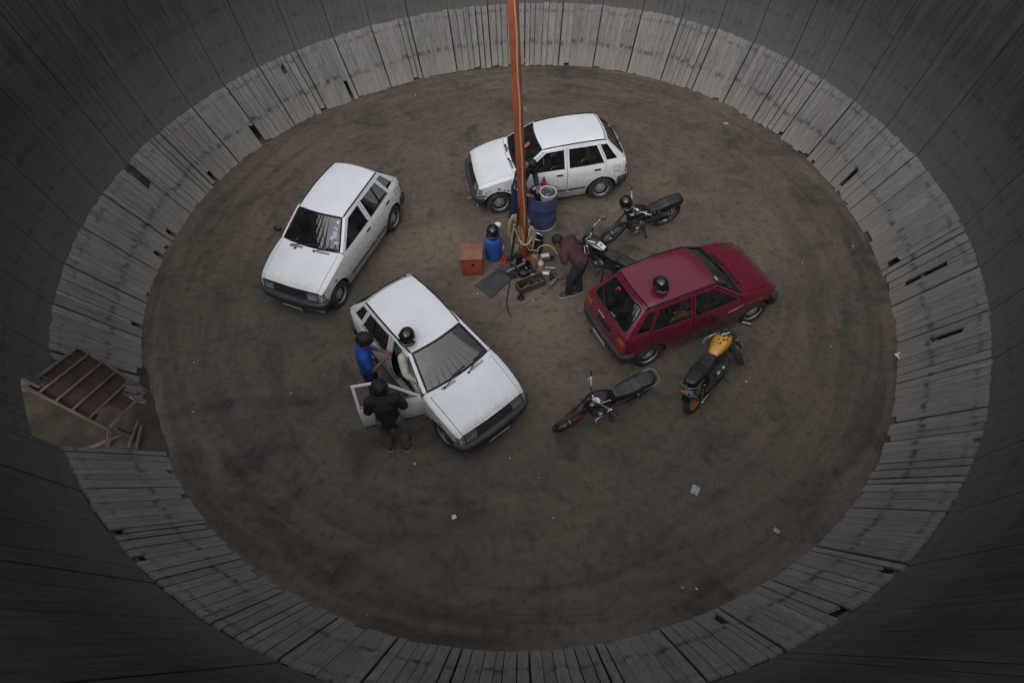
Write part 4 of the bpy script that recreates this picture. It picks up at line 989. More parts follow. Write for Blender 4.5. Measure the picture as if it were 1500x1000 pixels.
    if headlight or shield:
        stl('front_mudguard', bm, forkmat if shield else GLOSSBLACK)
        bm = bmesh.new(); lathe(bm, [(.02, -.10), (.06, -.08), (.085, -.02), (.09, .02), (.082, .03), (.0005, .042)], 18, Matrix.Translation(topf+Vector((.12, 0, -.08))) @ Matrix.Rotation(pi/2, 4, 'Y')); stl('headlight', bm, GLOSSBLACK)
        for s in (1, -1):
            bm = bmesh.new(); cyl(bm, hb0+Vector((.03, s*.045, -.01)), hb0+Vector((-.0, s*.045, .045)), .035, n=14); stl('instrument', bm, BLACKPL)
    else: bm.free()
    if amber:
        bm = bmesh.new(); ell(bm, (.24, .17, .66), (.03, .015, .02), 10); link('side_reflector', bm, AMBER, bk)
        bm = bmesh.new(); patch(bm, [(.10, .52), (.36, .56), (.40, .74), (.20, .72)], lambda x, z: Vector((x, .14, z)), .1, .01); link('tank_shroud', bm, GLOSSBLACK, bk)
    return bk

make_bike('black motorcycle with a helmet hung on its handlebar beside the battered white hatchback', (2.47, .58, 0), math.radians(-157.5), lean=.22, steer=.12, tankdecal='round', flat=True, rack=False, bars=True)
make_bike('dark motorcycle with a paper sticker on its tank beside the bending man', (1.69, -.49, 0), math.radians(137.3), lean=.20, steer=.25, tankdecal='sticker', flat=True, amber=True)
make_bike('black motorcycle with red fork sliders standing alone at the front', (1.255, -3.58, 0), math.radians(-156), lean=.20, steer=.06, tankdecal='round', forkmat=M('red_fork_paint', (.16, .02, .02), .4, dirt=(.04, .03, .03), dirt_amt=.5))
make_bike('motorcycle with a splattered yellow tank beside the maroon hatchback', (3.25, -3.11, 0), math.radians(48), lean=.25, steer=.80, tank=YELLOWTANK, tankdecal='oval', rimmat=DARKMETAL, rearrim=M('yellow_rim_paint', (.46, .20, .03), .45, dirt=(.03, .025, .02), dirt_amt=.8, scale=2))

# ================================================================ people
def evaluated(o):
    dg = bpy.context.evaluated_depsgraph_get(); me = bpy.data.meshes.new_from_object(o.evaluated_get(dg)); return me
def skin(name, verts, edges, radii, root, mat, parent=None, sub=2, rough=0.0):
    me = bpy.data.meshes.new(name); me.from_pydata([tuple(v) for v in verts], edges, [])
    o = bpy.data.objects.new(name, me); COL.objects.link(o)
    md = o.modifiers.new('skin', 'SKIN'); md.branch_smoothing = .6; md.use_smooth_shade = True
    for i, r in enumerate(radii):
        sv = me.skin_vertices[0].data[i]; sv.radius = r if isinstance(r, tuple) else (r, r); sv.use_root = (i == root)
    ss = o.modifiers.new('sub', 'SUBSURF'); ss.levels = sub; ss.render_levels = sub
    m2 = evaluated(o); bpy.data.objects.remove(o)
    if rough:
        for v in m2.vertices:
            c = Vector(v.co); v.co = c + Vector((mnoise.noise(c*9), mnoise.noise(c*9+Vector((7, 0, 0))), mnoise.noise(c*9+Vector((0, 9, 0)))))*rough
    m2.materials.clear(); m2.materials.append(mat)
    m2.polygons.foreach_set('use_smooth', [True]*len(m2.polygons))
    o = bpy.data.objects.new(name, m2); COL.objects.link(o)
    if parent is not None: o.parent = parent
    return o
_b = bmesh.new(); ell(_b, (0, 0, 0), (1, 1, 1), 14); _b.verts.index_update()
BALLV = [v.co.copy() for v in _b.verts]; BALLF = [tuple(v.index for v in f.verts) for f in _b.faces]; _b.free()
def person(label, base, J, fd, shirt, trousers, shoes=SHOE, sleeve=.55, hair=True, bushy=1.0, seated=False, hem=.10, loose=1.0, cap=None, hu=None):
    """J: joints relative to base. fd: where the face points."""
    V = {k: Vector(v) for k, v in J.items()}; fd = Vector(fd).normalized()
    hu = (Vector(hu) if hu else (V['head']-V['neck'])).normalized(); fd = (fd-hu*fd.dot(hu)).normalized(); sd = hu.cross(fd)
    verts, edges, rad = [], [], []; ix = {}
    def add(k, p, r, par=None):
        ix[k] = len(verts); verts.append(p); rad.append(r)
        if par: edges.append((ix[par], ix[k]))
    add('pelvis', V['pelvis'], .115)
    add('waist', V['pelvis'].lerp(V['chest'], .5), .100, 'pelvis'); add('chest', V['chest'], .112, 'waist')
    add('necklow', V['chest'].lerp(V['neck'], .75), .075, 'chest'); add('neck', V['neck'], .052, 'necklow'); add('skull', V['head']-hu*.02, .06, 'neck')
    for s in 'LR':
        add('sh'+s, V['sh'+s], .058, 'chest'); add('ua'+s, V['sh'+s].lerp(V['el'+s], .55), .046, 'sh'+s); add('el'+s, V['el'+s], .038, 'ua'+s); add('fa'+s, V['el'+s].lerp(V['ha'+s], .35), .040, 'el'+s)
        wr = V['el'+s].lerp(V['ha'+s], .82); add('wr'+s, wr, .026, 'fa'+s)
        d = (V['ha'+s]-V['el'+s]).normalized(); pm = wr+d*.07; add('palm'+s, pm, (.040, .018), 'wr'+s)
        lat = d.cross(Vector((0, 0, 1))); lat = lat.normalized() if lat.length > .1 else Vector((1, 0, 0)); dn = d.cross(lat).normalized(); dn = -dn if dn.z > 0 else dn
        for i, (o_, L) in enumerate(((-.030, .062), (-.010, .075), (.011, .070), (.030, .055))):
            k = f'f{s}{i}'; add(k+'a', pm+d*.03+lat*o_, .0095, 'palm'+s); add(k+'b', pm+d*(.03+L*.55)+lat*o_*1.1+dn*.012, .009, k+'a'); add(k+'c', pm+d*(.03+L*.85)+lat*o_*1.1+dn*.035, .0075, k+'b')
        tl = lat*(-1 if s == 'L' else 1); k = f't{s}'
        add(k+'a', wr+d*.035+tl*.035, .0115, 'wr'+s); add(k+'b', wr+d*.07+tl*.055+dn*.015, .010, k+'a')
        add('hip'+s, V['hip'+s], .092, 'pelvis'); add('th'+s, V['hip'+s].lerp(V['kn'+s], .5), .076, 'hip'+s); add('kn'+s, V['kn'+s], .056, 'th'+s); add('ca'+s, V['kn'+s].lerp(V['an'+s], .35), .055, 'kn'+s); add('an'+s, V['an'+s], .038, 'ca'+s); add('toe'+s, V['toe'+s], .036, 'an'+s)
    bd = skin('person', verts, edges, rad, 0, SKIN, None, 2)
    # the head is grown onto the body mesh, then the whole figure is fused into one surface
    bm = bmesh.new(); bm.from_mesh(bd.data); bpy.data.objects.remove(bd)
    Rh = Matrix((sd, fd, hu)).transposed(); H = V['head']
    P = lambda x, y, z: H+sd*x+fd*y+hu*z
    ell(bm, P(0, -.008, .022), (.076, .094, .098), 20, Rh); ell(bm, P(0, .022, -.045), (.056, .068, .072), 16, Rh); ell(bm, P(0, .055, -.088), (.026, .026, .022), 10, Rh)
    ell(bm, P(0, .098, -.022), (.014, .020, .024), 10, Rh); ell(bm, P(0, .088, .012), (.045, .012, .012), 10, Rh); ell(bm, P(0, .086, -.060), (.022, .012, .011), 10, Rh)
    for q in (-1, 1): ell(bm, P(q*.078, -.004, -.012), (.012, .022, .032), 10, Rh)
    me = bpy.data.meshes.new('person'); bm.to_mesh(me); bm.free()
    o = bpy.data.objects.new('person', me); COL.objects.link(o); rm = o.modifiers.new('fuse', 'REMESH'); rm.mode = 'VOXEL'; rm.voxel_size = .0085; rm.use_smooth_shade = True
    sm = o.modifiers.new('smooth', 'SMOOTH'); sm.iterations = 2
    m2 = evaluated(o); bpy.data.objects.remove(o); m2.materials.clear(); m2.materials.append(SKIN)
    m2.polygons.foreach_set('use_smooth', [True]*len(m2.polygons))
    body = bpy.data.objects.new('person', m2); COL.objects.link(body); body.location = base
    tag(body, label, 'person')
    bm = bmesh.new()
    for q in (-1, 1): ell(bm, P(q*.031, .084, -.004), (.013, .008, .008), 8, Rh)
    link('eyes', bm, EYE, body)
    # hair or cap
    bm = bmesh.new(); ell(bm, P(0, -.016, .034), (.089*bushy, .104*bushy, .100*bushy), 28, Rh)
    dl = [v for v in bm.verts if (v.co-P(0, 0, 0)).dot(hu) < (.03 if (v.co-P(0, 0, 0)).dot(fd) > .035 else (-.015 if (v.co-P(0, 0, 0)).dot(fd) > -.02 else -.085))]
    bmesh.ops.delete(bm, geom=dl, context='VERTS')
    for v in bm.verts: v.co += (v.co-P(0, 0, .02)).normalized()*(.017*bushy*mnoise.noise(v.co*30+Vector((3, 1, 0)))+.009*mnoise.noise(v.co*75)) if not cap else Vector((0, 0, 0))
    link('cap' if cap else 'hair', bm, cap or HAIR, body, angle=80)
    # shirt and trousers: swollen limbs fused into one cloth surface
    lat_ = (V['shR']-V['shL']); lat_ = lat_.normalized(); L = loose; T = V['chest']-V['pelvis']; tu = T.normalized()
    dep = lat_.cross(tu).normalized(); Rt_ = Matrix((lat_, dep, tu)).transposed()
    tor = [(V['pelvis']-tu*hem, .116, 1.40), (V['pelvis']+T*.2, .118, 1.38), (V['pelvis']+T*.55, .120, 1.36), (V['chest'], .126, 1.36), (V['chest'].lerp(V['neck'], .45), .098, 1.45), (V['chest'].lerp(V['neck'], .80), .066, 1.15)]
    ch = []
    for (p0, r0, w0), (p1, r1, w1) in zip(tor, tor[1:]): ch.append((p0, r0*L, w0, p1, r1*L, w1))
    for s in 'LR':
        A, E_, Hn = V['sh'+s], V['el'+s], V['ha'+s]; ch.append((V['chest'].lerp(V['neck'], .35), .085, 1, A, .082, 1))
        if sleeve <= 1: ch.append((A, .080, 1, A.lerp(E_, min(1, sleeve*1.3)), .068, 1))
        else: ch += [(A, .080, 1, E_, .058, 1), (E_, .058, 1, E_.lerp(Hn, .72), .045, 1)]
    def cloth(name, ch, mat, ends, wr):
        VV, FF = [], []
        for p0, r0, w0, p1, r1, w1 in ch:
            n = max(2, int((p1-p0).length/.028))
            for i in range(n+1):
                f = i/n; r = lerp(r0, r1, f); w_ = lerp(w0, w1, f); c_ = p0.lerp(p1, f); k0 = len(VV); S3 = Vector((r*w_, r, r*.8 if w_ > 1 else r))
                for u in BALLV: VV.append(c_+(Rt_ @ (u*S3) if w_ > 1 else u*r))
                FF += [tuple(k0+q for q in fc) for fc in BALLF]
        me = bpy.data.meshes.new(name); me.from_pydata(VV, [], FF); so = bpy.data.objects.new(name, me); COL.objects.link(so)
        rm = so.modifiers.new('fuse', 'REMESH'); rm.mode = 'VOXEL'; rm.voxel_size = .013; rm.use_smooth_shade = True
        sm = so.modifiers.new('smooth', 'SMOOTH'); sm.factor = .5; sm.iterations = 9
        m2 = evaluated(so); bpy.data.objects.remove(so)
        for v in m2.vertices:
            c = Vector(v.co); n_ = Vector(v.normal); v.co = c+n_*(.006+wr*mnoise.noise(Vector((c.x*10, c.y*10, c.z*5)))+wr*.6*mnoise.noise(c*23))
        m2.materials.clear(); m2.materials.append(mat); m2.polygons.foreach_set('use_smooth', [True]*len(m2.polygons))
        so = bpy.data.objects.new(name, m2); COL.objects.link(so); so.parent = body; return so
    cloth('shirt', ch, shirt, 0, .010)
    ch = [(V['hipL']+Vector((0, 0, .04)), .102, 1, V['hipR']+Vector((0, 0, .04)), .102, 1)]
    for s in 'LR':
        hp_, kn, an = V['hip'+s], V['kn'+s], V['an'+s]; ch += [(hp_, .100, 1, hp_.lerp(kn, .5), .092, 1), (hp_.lerp(kn, .5), .094, 1, kn, .078, 1), (kn, .078, 1, kn.lerp(an, .92), .074, 1)]
    cloth('trousers', ch, trousers, 0, .009)
    for s in 'LR':
        bm = bmesh.new(); a, t_ = V['an'+s], V['toe'+s]; d = (t_-a); d.z = 0; d = d.normalized() if d.length > .01 else Vector((0, 1, 0)); lat = Vector((-d.y, d.x, 0))
        rings = []
        zb = min(a.z-.075, t_.z-.03)
        for f, wd, h in ((-.075, .020, .05), (-.06, .034, .085), (0, .038, .095), (.08, .046, .07), (.15, .045, .052), (.19, .03, .036), (.205, .012, .02)):
            c = a+d*f; rings.append([bm.verts.new(Vector((c.x, c.y, zb))+lat*(wd*x)+Vector((0, 0, h*z))) for x, z in ((-1, 0), (-1, .5), (-.7, .9), (0, 1), (.7, .9), (1, .5), (1, 0))])
        skinrings(bm, rings); sh = link('shoe', bm, shoes, body, angle=60)
        bm = bmesh.new(); rings = []
        for f, wd in ((-.078, .022), (-.06, .037), (0, .041), (.08, .049), (.15, .048), (.19, .033), (.208, .014)):
            c = a+d*f; rings.append([bm.verts.new(Vector((c.x, c.y, zb+z))+lat*(wd*x)) for x, z in ((-1, -.004), (-1, .016), (1, .016), (1, -.004))])
        skinrings(bm, rings); link('shoe_sole', bm, WHITEPL if shoes is not SKIN else BLACKPL, sh, angle=40)
    return body

def stand(yaw, h=1.68, lean=0.0, stepL=0.0, stepR=0.0, spread=.20, elL=None, haL=None, elR=None, haR=None, headfwd=.06, headdrop=0.0):
    """joints of a standing figure that faces bearing yaw; offsets given as (right, forward, up)"""
    f = Vector((math.cos(yaw), math.sin(yaw), 0)); r = Vector((f.y, -f.x, 0)); k = h/1.70
    W_ = lambda a, b, c: r*a*k+f*b*k+Vector((0, 0, c*k))
    J = dict(pelvis=W_(0, 0, .93), chest=W_(0, lean*.6, 1.28), neck=W_(0, lean*.9+.01, 1.46), head=W_(0, lean*1.0+headfwd+.01, 1.60-headdrop))
    for s, q in (('L', -1), ('R', 1)):
        st = stepL if s == 'L' else stepR
        J['sh'+s] = W_(q*.19, lean*.75, 1.40); J['hip'+s] = W_(q*.095, 0, .88); J['kn'+s] = W_(q*spread*.55, st*.5+.03, .48); J['an'+s] = W_(q*spread*.6, st-.03, .085); J['toe'+s] = W_(q*(spread*.6+.04), st+.12, .045)
    for s, e, ha in (('L', elL, haL), ('R', elR, haR)): J['el'+s] = W_(*e); J['ha'+s] = W_(*ha)
    return J, f

J, f = stand(math.radians(15), 1.66, .05, .02, -.03, .20, (-.27, .06, 1.12), (-.02, .36, 1.12), (.29, .08, 1.12), (.05, .36, 1.10), .06, .03)
person('man in a bright blue shirt and dark blue jeans standing by the open car', (-2.47, -3.10, 0), J, f*.8+Vector((0, 0, -.55)), BLUESHIRT, NAVYJEANS, bushy=1.28, sleeve=.5, loose=1.0)
J, f = stand(math.radians(97), 1.68, .05, .02, -.02, .24, (-.27, .05, 1.11), (-.12, .27, 1.08), (.27, .06, 1.12), (.13, .28, 1.10), .05, .02)
person('man in black shirt and grey trousers standing outside the open car door', (-2.03, -4.06, 0), J, f+Vector((0, 0, -.35)), BLACKSHIRT, KHAKI, bushy=1.30, sleeve=.72, loose=1.08)

# the driver sits in the right-hand front seat of the open hatchback, leaning towards the doorway
cb = Matrix.Translation((-1.426, -2.759, 0)) @ Matrix.Rotation(math.radians(-51.58), 4, 'Z')
D = lambda x, y, z: cb @ Vector((x, y, z))
bs = D(-.05, -.42, 0)
J = {k: D(*v)-bs for k, v in dict(pelvis=(-.12, -.36, .60), chest=(-.13, -.36, .90), neck=(-.12, -.32, 1.06), head=(-.10, -.29, 1.16), shL=(-.12, -.17, 1.00), shR=(-.06, -.53, 1.00), elL=(.10, -.15, .82), haL=(.28, -.28, .86), elR=(.10, -.62, .82), haR=(.32, -.54, .70),
     hipL=(-.10, -.28, .58), hipR=(-.08, -.45, .58), knL=(.28, -.28, .62), knR=(.30, -.55, .62), anL=(.46, -.33, .34), anR=(.44, -.58, .34), toeL=(.58, -.33, .30), toeR=(.56, -.58, .30)).items()}
person('driver in white cotton clothes seated in the hatchback with the open door', bs, J, (cb.to_3x3() @ Vector((.9, -.25, -.3))), WHITECLOTH, WHITECLOTH, sleeve=1.2, seated=True, hem=0, loose=.98)

bs = Vector((.97, -.97, 0))
J = {k: Vector(v)-bs for k, v in dict(pelvis=(1.14, -.92, .80), chest=(.94, -.72, 1.03), neck=(.82, -.64, 1.045), head=(.745, -.59, 1.00), shL=(.83, -.92, .99), shR=(1.00, -.56, 1.04), elL=(.86, -1.10, .75), haL=(.83, -1.10, .48), elR=(.86, -.50, .80), haR=(.74, -.58, .58),
     hipL=(1.11, -.99, .76), hipR=(1.20, -.86, .76), knL=(.97, -1.03, .45), knR=(1.12, -.90, .44), anL=(.96, -1.02, .085), anR=(1.15, -.96, .085), toeL=(.82, -1.05, .045), toeR=(1.02, -1.02, .045)).items()}
person('man in a maroon t-shirt bending over the tools by the red pole', bs, J, (-.75, .25, -.65), MAROON, DARKJEANS, sleeve=.30, cap=None, hem=.02, loose=1.04, hu=(-.55, .42, .70))

J, f = stand(math.radians(-38), 1.66, .20, .0, -.08, .22, (-.28, .20, 1.12), (-.06, .42, .97), (.27, .12, 1.08), (.16, .40, .96), .10, .06)
tj = person('man in a dark track jacket with white sleeve stripes behind the red pole', (.10, 1.13, 0), J, f+Vector((0, 0, -.5)), TRACK, NAVYJEANS, sleeve=1.2)
for s in 'LR':
    A, B, C3 = (Vector(J[k+s]) for k in ('sh', 'el', 'ha')); o_ = (A-Vector(J['chest'])).normalized()
    bm = bmesh.new(); tube(bm, [A+Vector((0, 0, .075)), A.lerp(B, .2)+o_*.068+Vector((0, 0, .02)), A.lerp(B, .6)+o_*.062, B+o_*.056, B.lerp(C3, .55)+o_*.045], .013, 6); link('sleeve_stripe', bm, WHITESTRIPE, tj)

# ================================================================ pole
pole = empty('red_pole', (.17, .02, 0), 0, 'tall red steel pole standing in the middle of the pit', 'pole')
pd = Vector((-.21, .01, 7.6)); pn = pd.normalized()
bm = bmesh.new(); bar(bm, (0, 0, -.02), pd, .118, .118, Vector((.88, -.47, 0)), bev=.006); link('shaft', bm, OXIDE, pole)
bm = bmesh.new(); bar(bm, (0, 0, 0), (0, 0, .02), .34, .34); 
for a in range(4): bar(bm, Vector((.055*math.cos(a*pi/2+.3), .055*math.sin(a*pi/2+.3), .02)), Vector((.15*math.cos(a*pi/2+.3), .15*math.sin(a*pi/2+.3), .022)), .012, .10)
link('base_plate', bm, OXIDE, pole)
bm = bmesh.new(); front = Vector((.024, -.094, 0))
tube(bm, [front+pd*(i/50)+Vector((.006*math.sin(i*.9), 0, 0)) for i in range(6, 51)], .014, 6); tag(link('hauling_rope', bm, ROPE), 'pale rope running straight down the front edge of the red pole', 'rope').location = (.17, .02, 0)
for i, (z, y) in enumerate(((1.02, 1), (1.62, 1), (2.3, 1), (3.35, 1), (4.15, 1))):
    bm = bmesh.new(); c = pd*(z/7.6)+Vector((.085, -.03, 0)); 
    vs = [bm.verts.new(c+Vector(q)) for q in ((0, 0, .03), (.05, -.02, .01), (.045, -.03, -.05), (.0, -.01, -.03))]; bm.faces.new(vs); bmesh.ops.solidify(bm, geom=bm.faces[:], thickness=.003); link('paper_scrap', bm, PINKPAPER, pole, smooth=False)

# coils of rope hung on the pole
def coil(name, c, n, w, h, r, mat, label, yawv=(1, 0, 0), seed=0, grp=None):
    rr = random.Random(seed); bm = bmesh.new(); X = Vector(yawv).normalized(); Yv = Vector((-X.y, X.x, 0)); pts = []
    for k in range(n):
        ww, hh, o = w*rr.uniform(.75, 1.1), h*rr.uniform(.85, 1.08), rr.uniform(-.05, .05)
        for i in range(14):
            a = 2*pi*i/14; pts.append(Vector(c)+X*(ww*math.sin(a)*(1.15-.35*math.cos(a))+o)+Yv*(o+.03*math.sin(a*2+k))+Vector((0, 0, -hh*(1-math.cos(a)))))
    tube(bm, pts, r, 6); return tag(link(name, bm, mat), label, 'rope', grp)
coil('rope_coil', (-.02, .04, 1.10), 7, .085, .28, .016, ROPE, 'thick pale rope coil hanging highest on the left of the red pole', (1, .15, 0), 3)
coil('rope_coil', (.03, -.04, .86), 5, .06, .27, .015, ROPE, 'rope coil hanging lower and tight against the left face of the red pole', (1, -.2, 0), 5)
coil('rope_coil', (.295, .0, .80), 4, .055, .26, .015, ROPE, 'narrow rope coil hanging on the right of the red pole', (.9, .3, 0), 8)
bm = bmesh.new(); tube(bm, catmull([(.06, .01, .62), (.08, -.10, .55), (.17, -.15, .50), (.27, -.09, .54), (.29, .03, .62), (.18, .12, .66)], 5, True), .022, 7, closed=True); tag(link('rope_loop', bm, ROPE), 'thick rope loop tied once round the red pole', 'rope')
bm = bmesh.new(); tube(bm, catmull([(.05, -.02, 1.35), (.03, -.06, 1.0), (-.05, -.10, .55), (-.10, -.14, .20), (-.13, -.22, .03)], 6), .022, 6); tag(link('black_strap', bm, BLACKPL), 'black strap hanging beside the rope coils on the pole', 'strap')
bm = bmesh.new(); tube(bm, catmull([(-.13, -.22, .03), (-.14, -.60, .012), (-.20, -.95, .012), (-.22, -1.25, .012), (-.15, -1.5, .012)], 8), .011, 6); tag(link('black_cable', bm, BLACKPL), 'thin black cable trailing over the dirt from the pole', 'cable')
# steel hoop with a black sack
hp = empty('sack_hoop', (.41, .10, 0), 0, 'black sack hung from a tilted steel hoop on the right of the red pole', 'sack holder')
bm = bmesh.new(); Rr = Matrix.Rotation(.35, 3, 'Y') @ Matrix.Rotation(-.25, 3, 'X'); ring = [Rr @ Vector((.14*math.cos(a), .14*math.sin(a), 0))+Vector((0, 0, .47)) for a in rng(0, 2*pi, 24)[:-1]]; tube(bm, ring, .013, 7, closed=True); tube(bm, [ring[12], ring[12]+Vector((-.08, -.02, .10)), (-.22, -.06, .62)], .015, 7); link('hoop', bm, CHROME, hp)
bm = bmesh.new(); rings = []
for f_, rr in ((0, 1), (.3, 1.02), (.6, .95), (.85, .8), (1, .4)): rings.append([bm.verts.new(Vector((p.x*rr*(.97+.06*mnoise.noise(p*20+Vector((0, 0, f_*4)))), p.y*rr, lerp(p.z, .02, f_)))) for p in ring])
skinrings(bm, rings, caps=False); bm.faces.new(rings[-1]); link('sack', bm, BLACKPL, hp)

# ================================================================ drums, cans, boxes
dr = empty('blue_drum', (.57, .98, 0), 0, 'big faded blue plastic drum standing open beside the red pole', 'drum')
bm = bmesh.new(); lathe(bm, [(.001, .03), (.245, .03), (.258, .0), (.27, .02), (.282, .08), (.285, .25), (.292, .27), (.285, .29), (.285, .52), (.292, .54), (.285, .56), (.282, .76), (.275, .80), (.262, .80), (.268, .76), (.272, .3), (.26, .06), (.001, .05)], 40, caps=False); link('barrel', bm, BLUEDRUM, dr, angle=50)
bm = bmesh.new(); tube(bm, [Vector((.276*math.cos(a), .276*math.sin(a), .795)) for a in rng(0, 2*pi, 36)[:-1]], .013, 6, closed=True); link('rim', bm, BLUEDRUM, dr)
bm = bmesh.new(); tube(bm, [Vector((.272*math.cos(a), .272*math.sin(a), .022)) for a in rng(0, 2*pi, 36)[:-1]], .012, 6, closed=True); link('foot_rim', bm, PALEBLUE, dr)
bm = bmesh.new(); lathe(bm, [(.001, .42), (.268, .42)], 30, caps=False); link('oily_water', bm, GLOSSBLACK, dr)
bk_ = empty('pale_bucket', (.655, .90, .62), 0, 'pale plastic bucket filled with small metal bits wedged in the top of the blue drum', 'bucket'); bk_.rotation_euler = (.06, .05, 0)
bm = bmesh.new(); lathe(bm, [(.001, 0), (.125, 0), (.16, .29), (.152, .29), (.145, .22), (.001, .22)], 30, caps=False); link('bucket_body', bm, PALEBLUE, bk_)
bm = bmesh.new(); tube(bm, [Vector((.162*math.cos(a), .162*math.sin(a), .287)) for a in rng(0, 2*pi, 30)[:-1]], .010, 6, closed=True); link('bucket_rim', bm, WHITEPL, bk_)
bm = bmesh.new(); rq = random.Random(4)
for i in range(150):
    a, r = rq.random()*6.3, .14*rq.random()**.5; box(bm, (r*math.cos(a), r*math.sin(a), .235+.03*rq.random()), (.03, .016, .014), Matrix.Rotation(rq.random()*6, 3, 'Z') @ Matrix.Rotation(rq.uniform(-.6, .6), 3, 'X'))
tag(link('metal_bits', bm, GRAVEL, bk_, smooth=False), kind='stuff')
rb_ = empty('red_bottle', (.60, 1.15, .78), 0, 'red plastic bottle with a green label standing at the back of the blue drum', 'bottle')
bm = bmesh.new(); lathe(bm, [(.001, 0), (.045, 0), (.05, .02), (.05, .16), (.03, .21), (.02, .23), (.02, .26), (.001, .26)], 18, caps=False); link('bottle_body', bm, REDPL, rb_)
bm = bmesh.new(); lathe(bm, [(.051, .04), (.0515, .10)], 18, caps=False); link('bottle_label', bm, GREENPL, rb_)
sh_ = bmesh.new(); box(sh_, (.57, 1.17, .775), (.40, .13, .02), bev=.004); tag(link('plank_shelf', sh_, PALEBLUE), 'pale board laid over the back rim of the blue drum', 'board')
# blue jerry can with a helmet on it
jc = empty('blue_can', (-.45, .07, 0), .2, 'bright blue plastic can standing left of the red pole with a helmet on top', 'can')
bm = bmesh.new(); lathe(bm, [(.001, 0), (.14, 0), (.165, .03), (.17, .10), (.17, .44), (.155, .50), (.09, .535), (.06, .54), (.055, .58), (.001, .58)], 30, caps=False); link('can_body', bm, BLUECAN, jc)
bm = bmesh.new(); tube(bm, [(.10, .02, .52), (.13, .02, .58), (.05, .02, .60)], .014, 6); link('can_handle', bm, BLUECAN, jc)
bm = bmesh.new(); tube(bm, [Vector((.20, -.04, .28))+Vector((.01*math.sin(a), .035*math.cos(a), .04*math.sin(a))) for a in rng(0, 2*pi, 12)[:-1]], .008, 5, closed=True); tag(link('pale_ring', bm, PALEBLUE), 'small pale blue ring dangling on the right side of the blue can', 'ring').location = (-.45, .07, 0)
bm = bmesh.new(); ell(bm, (-.34, .22, .70), (.075, .06, .05), 12); 
for v in bm.verts: v.co += Vector((mnoise.noise(v.co*30), mnoise.noise(v.co*30+Vector((4, 0, 0))), 0))*.02
tag(link('white_rag', bm, WHITEPL), 'crumpled whitish rag behind the helmet on the blue can', 'rag')
# helmets
def helmet(loc, yaw, label, pitch=0, roll=0):
    h = empty('helmet', loc, yaw, label, 'helmet', 'black riding helmets'); h.rotation_euler = (roll, pitch, yaw)
    bm = bmesh.new(); ell(bm, (0, 0, .135), (.140, .122, .130), 32)
    dl = [v for v in bm.verts if v.co.z < .012 or (v.co.x > .085 and .06 < v.co.z < .165 and abs(v.co.y) < .10)]
    bmesh.ops.delete(bm, geom=dl, context='VERTS'); shell(bm, .02, lambda c: c-Vector((0, 0, .13))); link('helmet_shell', bm, HELMET, h, angle=60)
    bm = bmesh.new(); tube(bm, [Vector((.145*math.cos(a), .116*math.sin(a), .055+.012*math.cos(a))) for a in rng(-1.25, 1.25, 12)], .026, 8); link('chin_bar', bm, HELMET, h)
    bm = bmesh.new(); b2 = bmesh.new(); ell(bm, (0, 0, .135), (.146, .122, .132), 28); dl = [v for v in bm.verts if not (v.co.x > .07 and .085 < v.co.z < .185)]; bmesh.ops.delete(bm, geom=dl, context='VERTS'); b2.free(); link('visor', bm, GLASS, h)
    bm = bmesh.new(); ell(bm, (-.01, 0, .12), (.112, .096, .098), 20); link('lining', bm, SEAL, h)
    for s in (1, -1):
        bm = bmesh.new(); cyl(bm, (.02, s*.108, .14), (.02, s*.126, .14), .026, n=12); link('visor_pivot', bm, BLACKPL, h)
    return h
helmet(D(-.03, -.375, 1.360), math.radians(-100), 'black helmet on the roof edge of the white car with the open door', 0, 0)
cd = Matrix.Translation((2.910, -1.616, 0)) @ Matrix.Rotation(math.radians(23.19), 4, 'Z')
helmet(cd @ Vector((-.80, -.21, 1.362)), math.radians(-62), 'black helmet resting on the roof of the maroon hatchback')
helmet((-.44, .05, .575), math.radians(-95), 'black helmet sitting on top of the blue plastic can')
helmet((2.13, .42, .93), math.radians(-75), 'black helmet hanging from the handlebar of a black motorcycle', .5, .35)

# rusty red box
bx = empty('red_metal_box', (-.865, -.22, 0), 0, 'rusty red square metal box standing left of the blue can', 'box')
bm = bmesh.new(); box(bm, (0, 0, .215), (.405, .42, .43), bev=.008); link('box_body', bm, OXIDE, bx)
bm = bmesh.new(); box(bm, (0, 0, .445), (.425, .44, .028), bev=.006); link('lid', bm, RUSTBOX, bx)
bm = bmesh.new(); box(bm, (.02, -.216, .30), (.05, .012, .06)); link('hasp', bm, DARKMETAL, bx)
# rubber mat
bm = bmesh.new(); q4 = [Vector((-.80, -.70, 0)), Vector((-.50, -1.03, 0)), Vector((-.10, -.52, 0)), Vector((-.36, -.27, 0))]; G2 = []
for i in range(13):
    row = []
    for j in range(13):
        p = lerp(lerp(q4[0], q4[1], i/12), lerp(q4[3], q4[2], i/12), j/12); p = p+Vector((mnoise.noise(p*2.5), mnoise.noise(p*2.5+Vector((5, 0, 0))), 0))*.05
        p.z = .022+.025*mnoise.noise(p*5)+.03*max(0, mnoise.noise(p*2.2+Vector((9, 0, 0)))); row.append(bm.verts.new(p))
    G2.append(row)
for i in range(12):
    for j in range(12): bm.faces.new((G2[i][j], G2[i+1][j], G2[i+1][j+1], G2[i][j+1]))
shell(bm, .012, UP); tag(link('rubber_mat', bm, MAT), 'crumpled black rubber sheet lying in front of the red metal box', 'mat')
bm = bmesh.new(); bar(bm, (-.34, -.30, .05), (-.05, -.42, .06), .16, .02, (0, 0, 1)); tag(link('dark_cardboard', bm, MAT), 'dark folded flap lying between the rubber sheet and the red pole', 'flap')
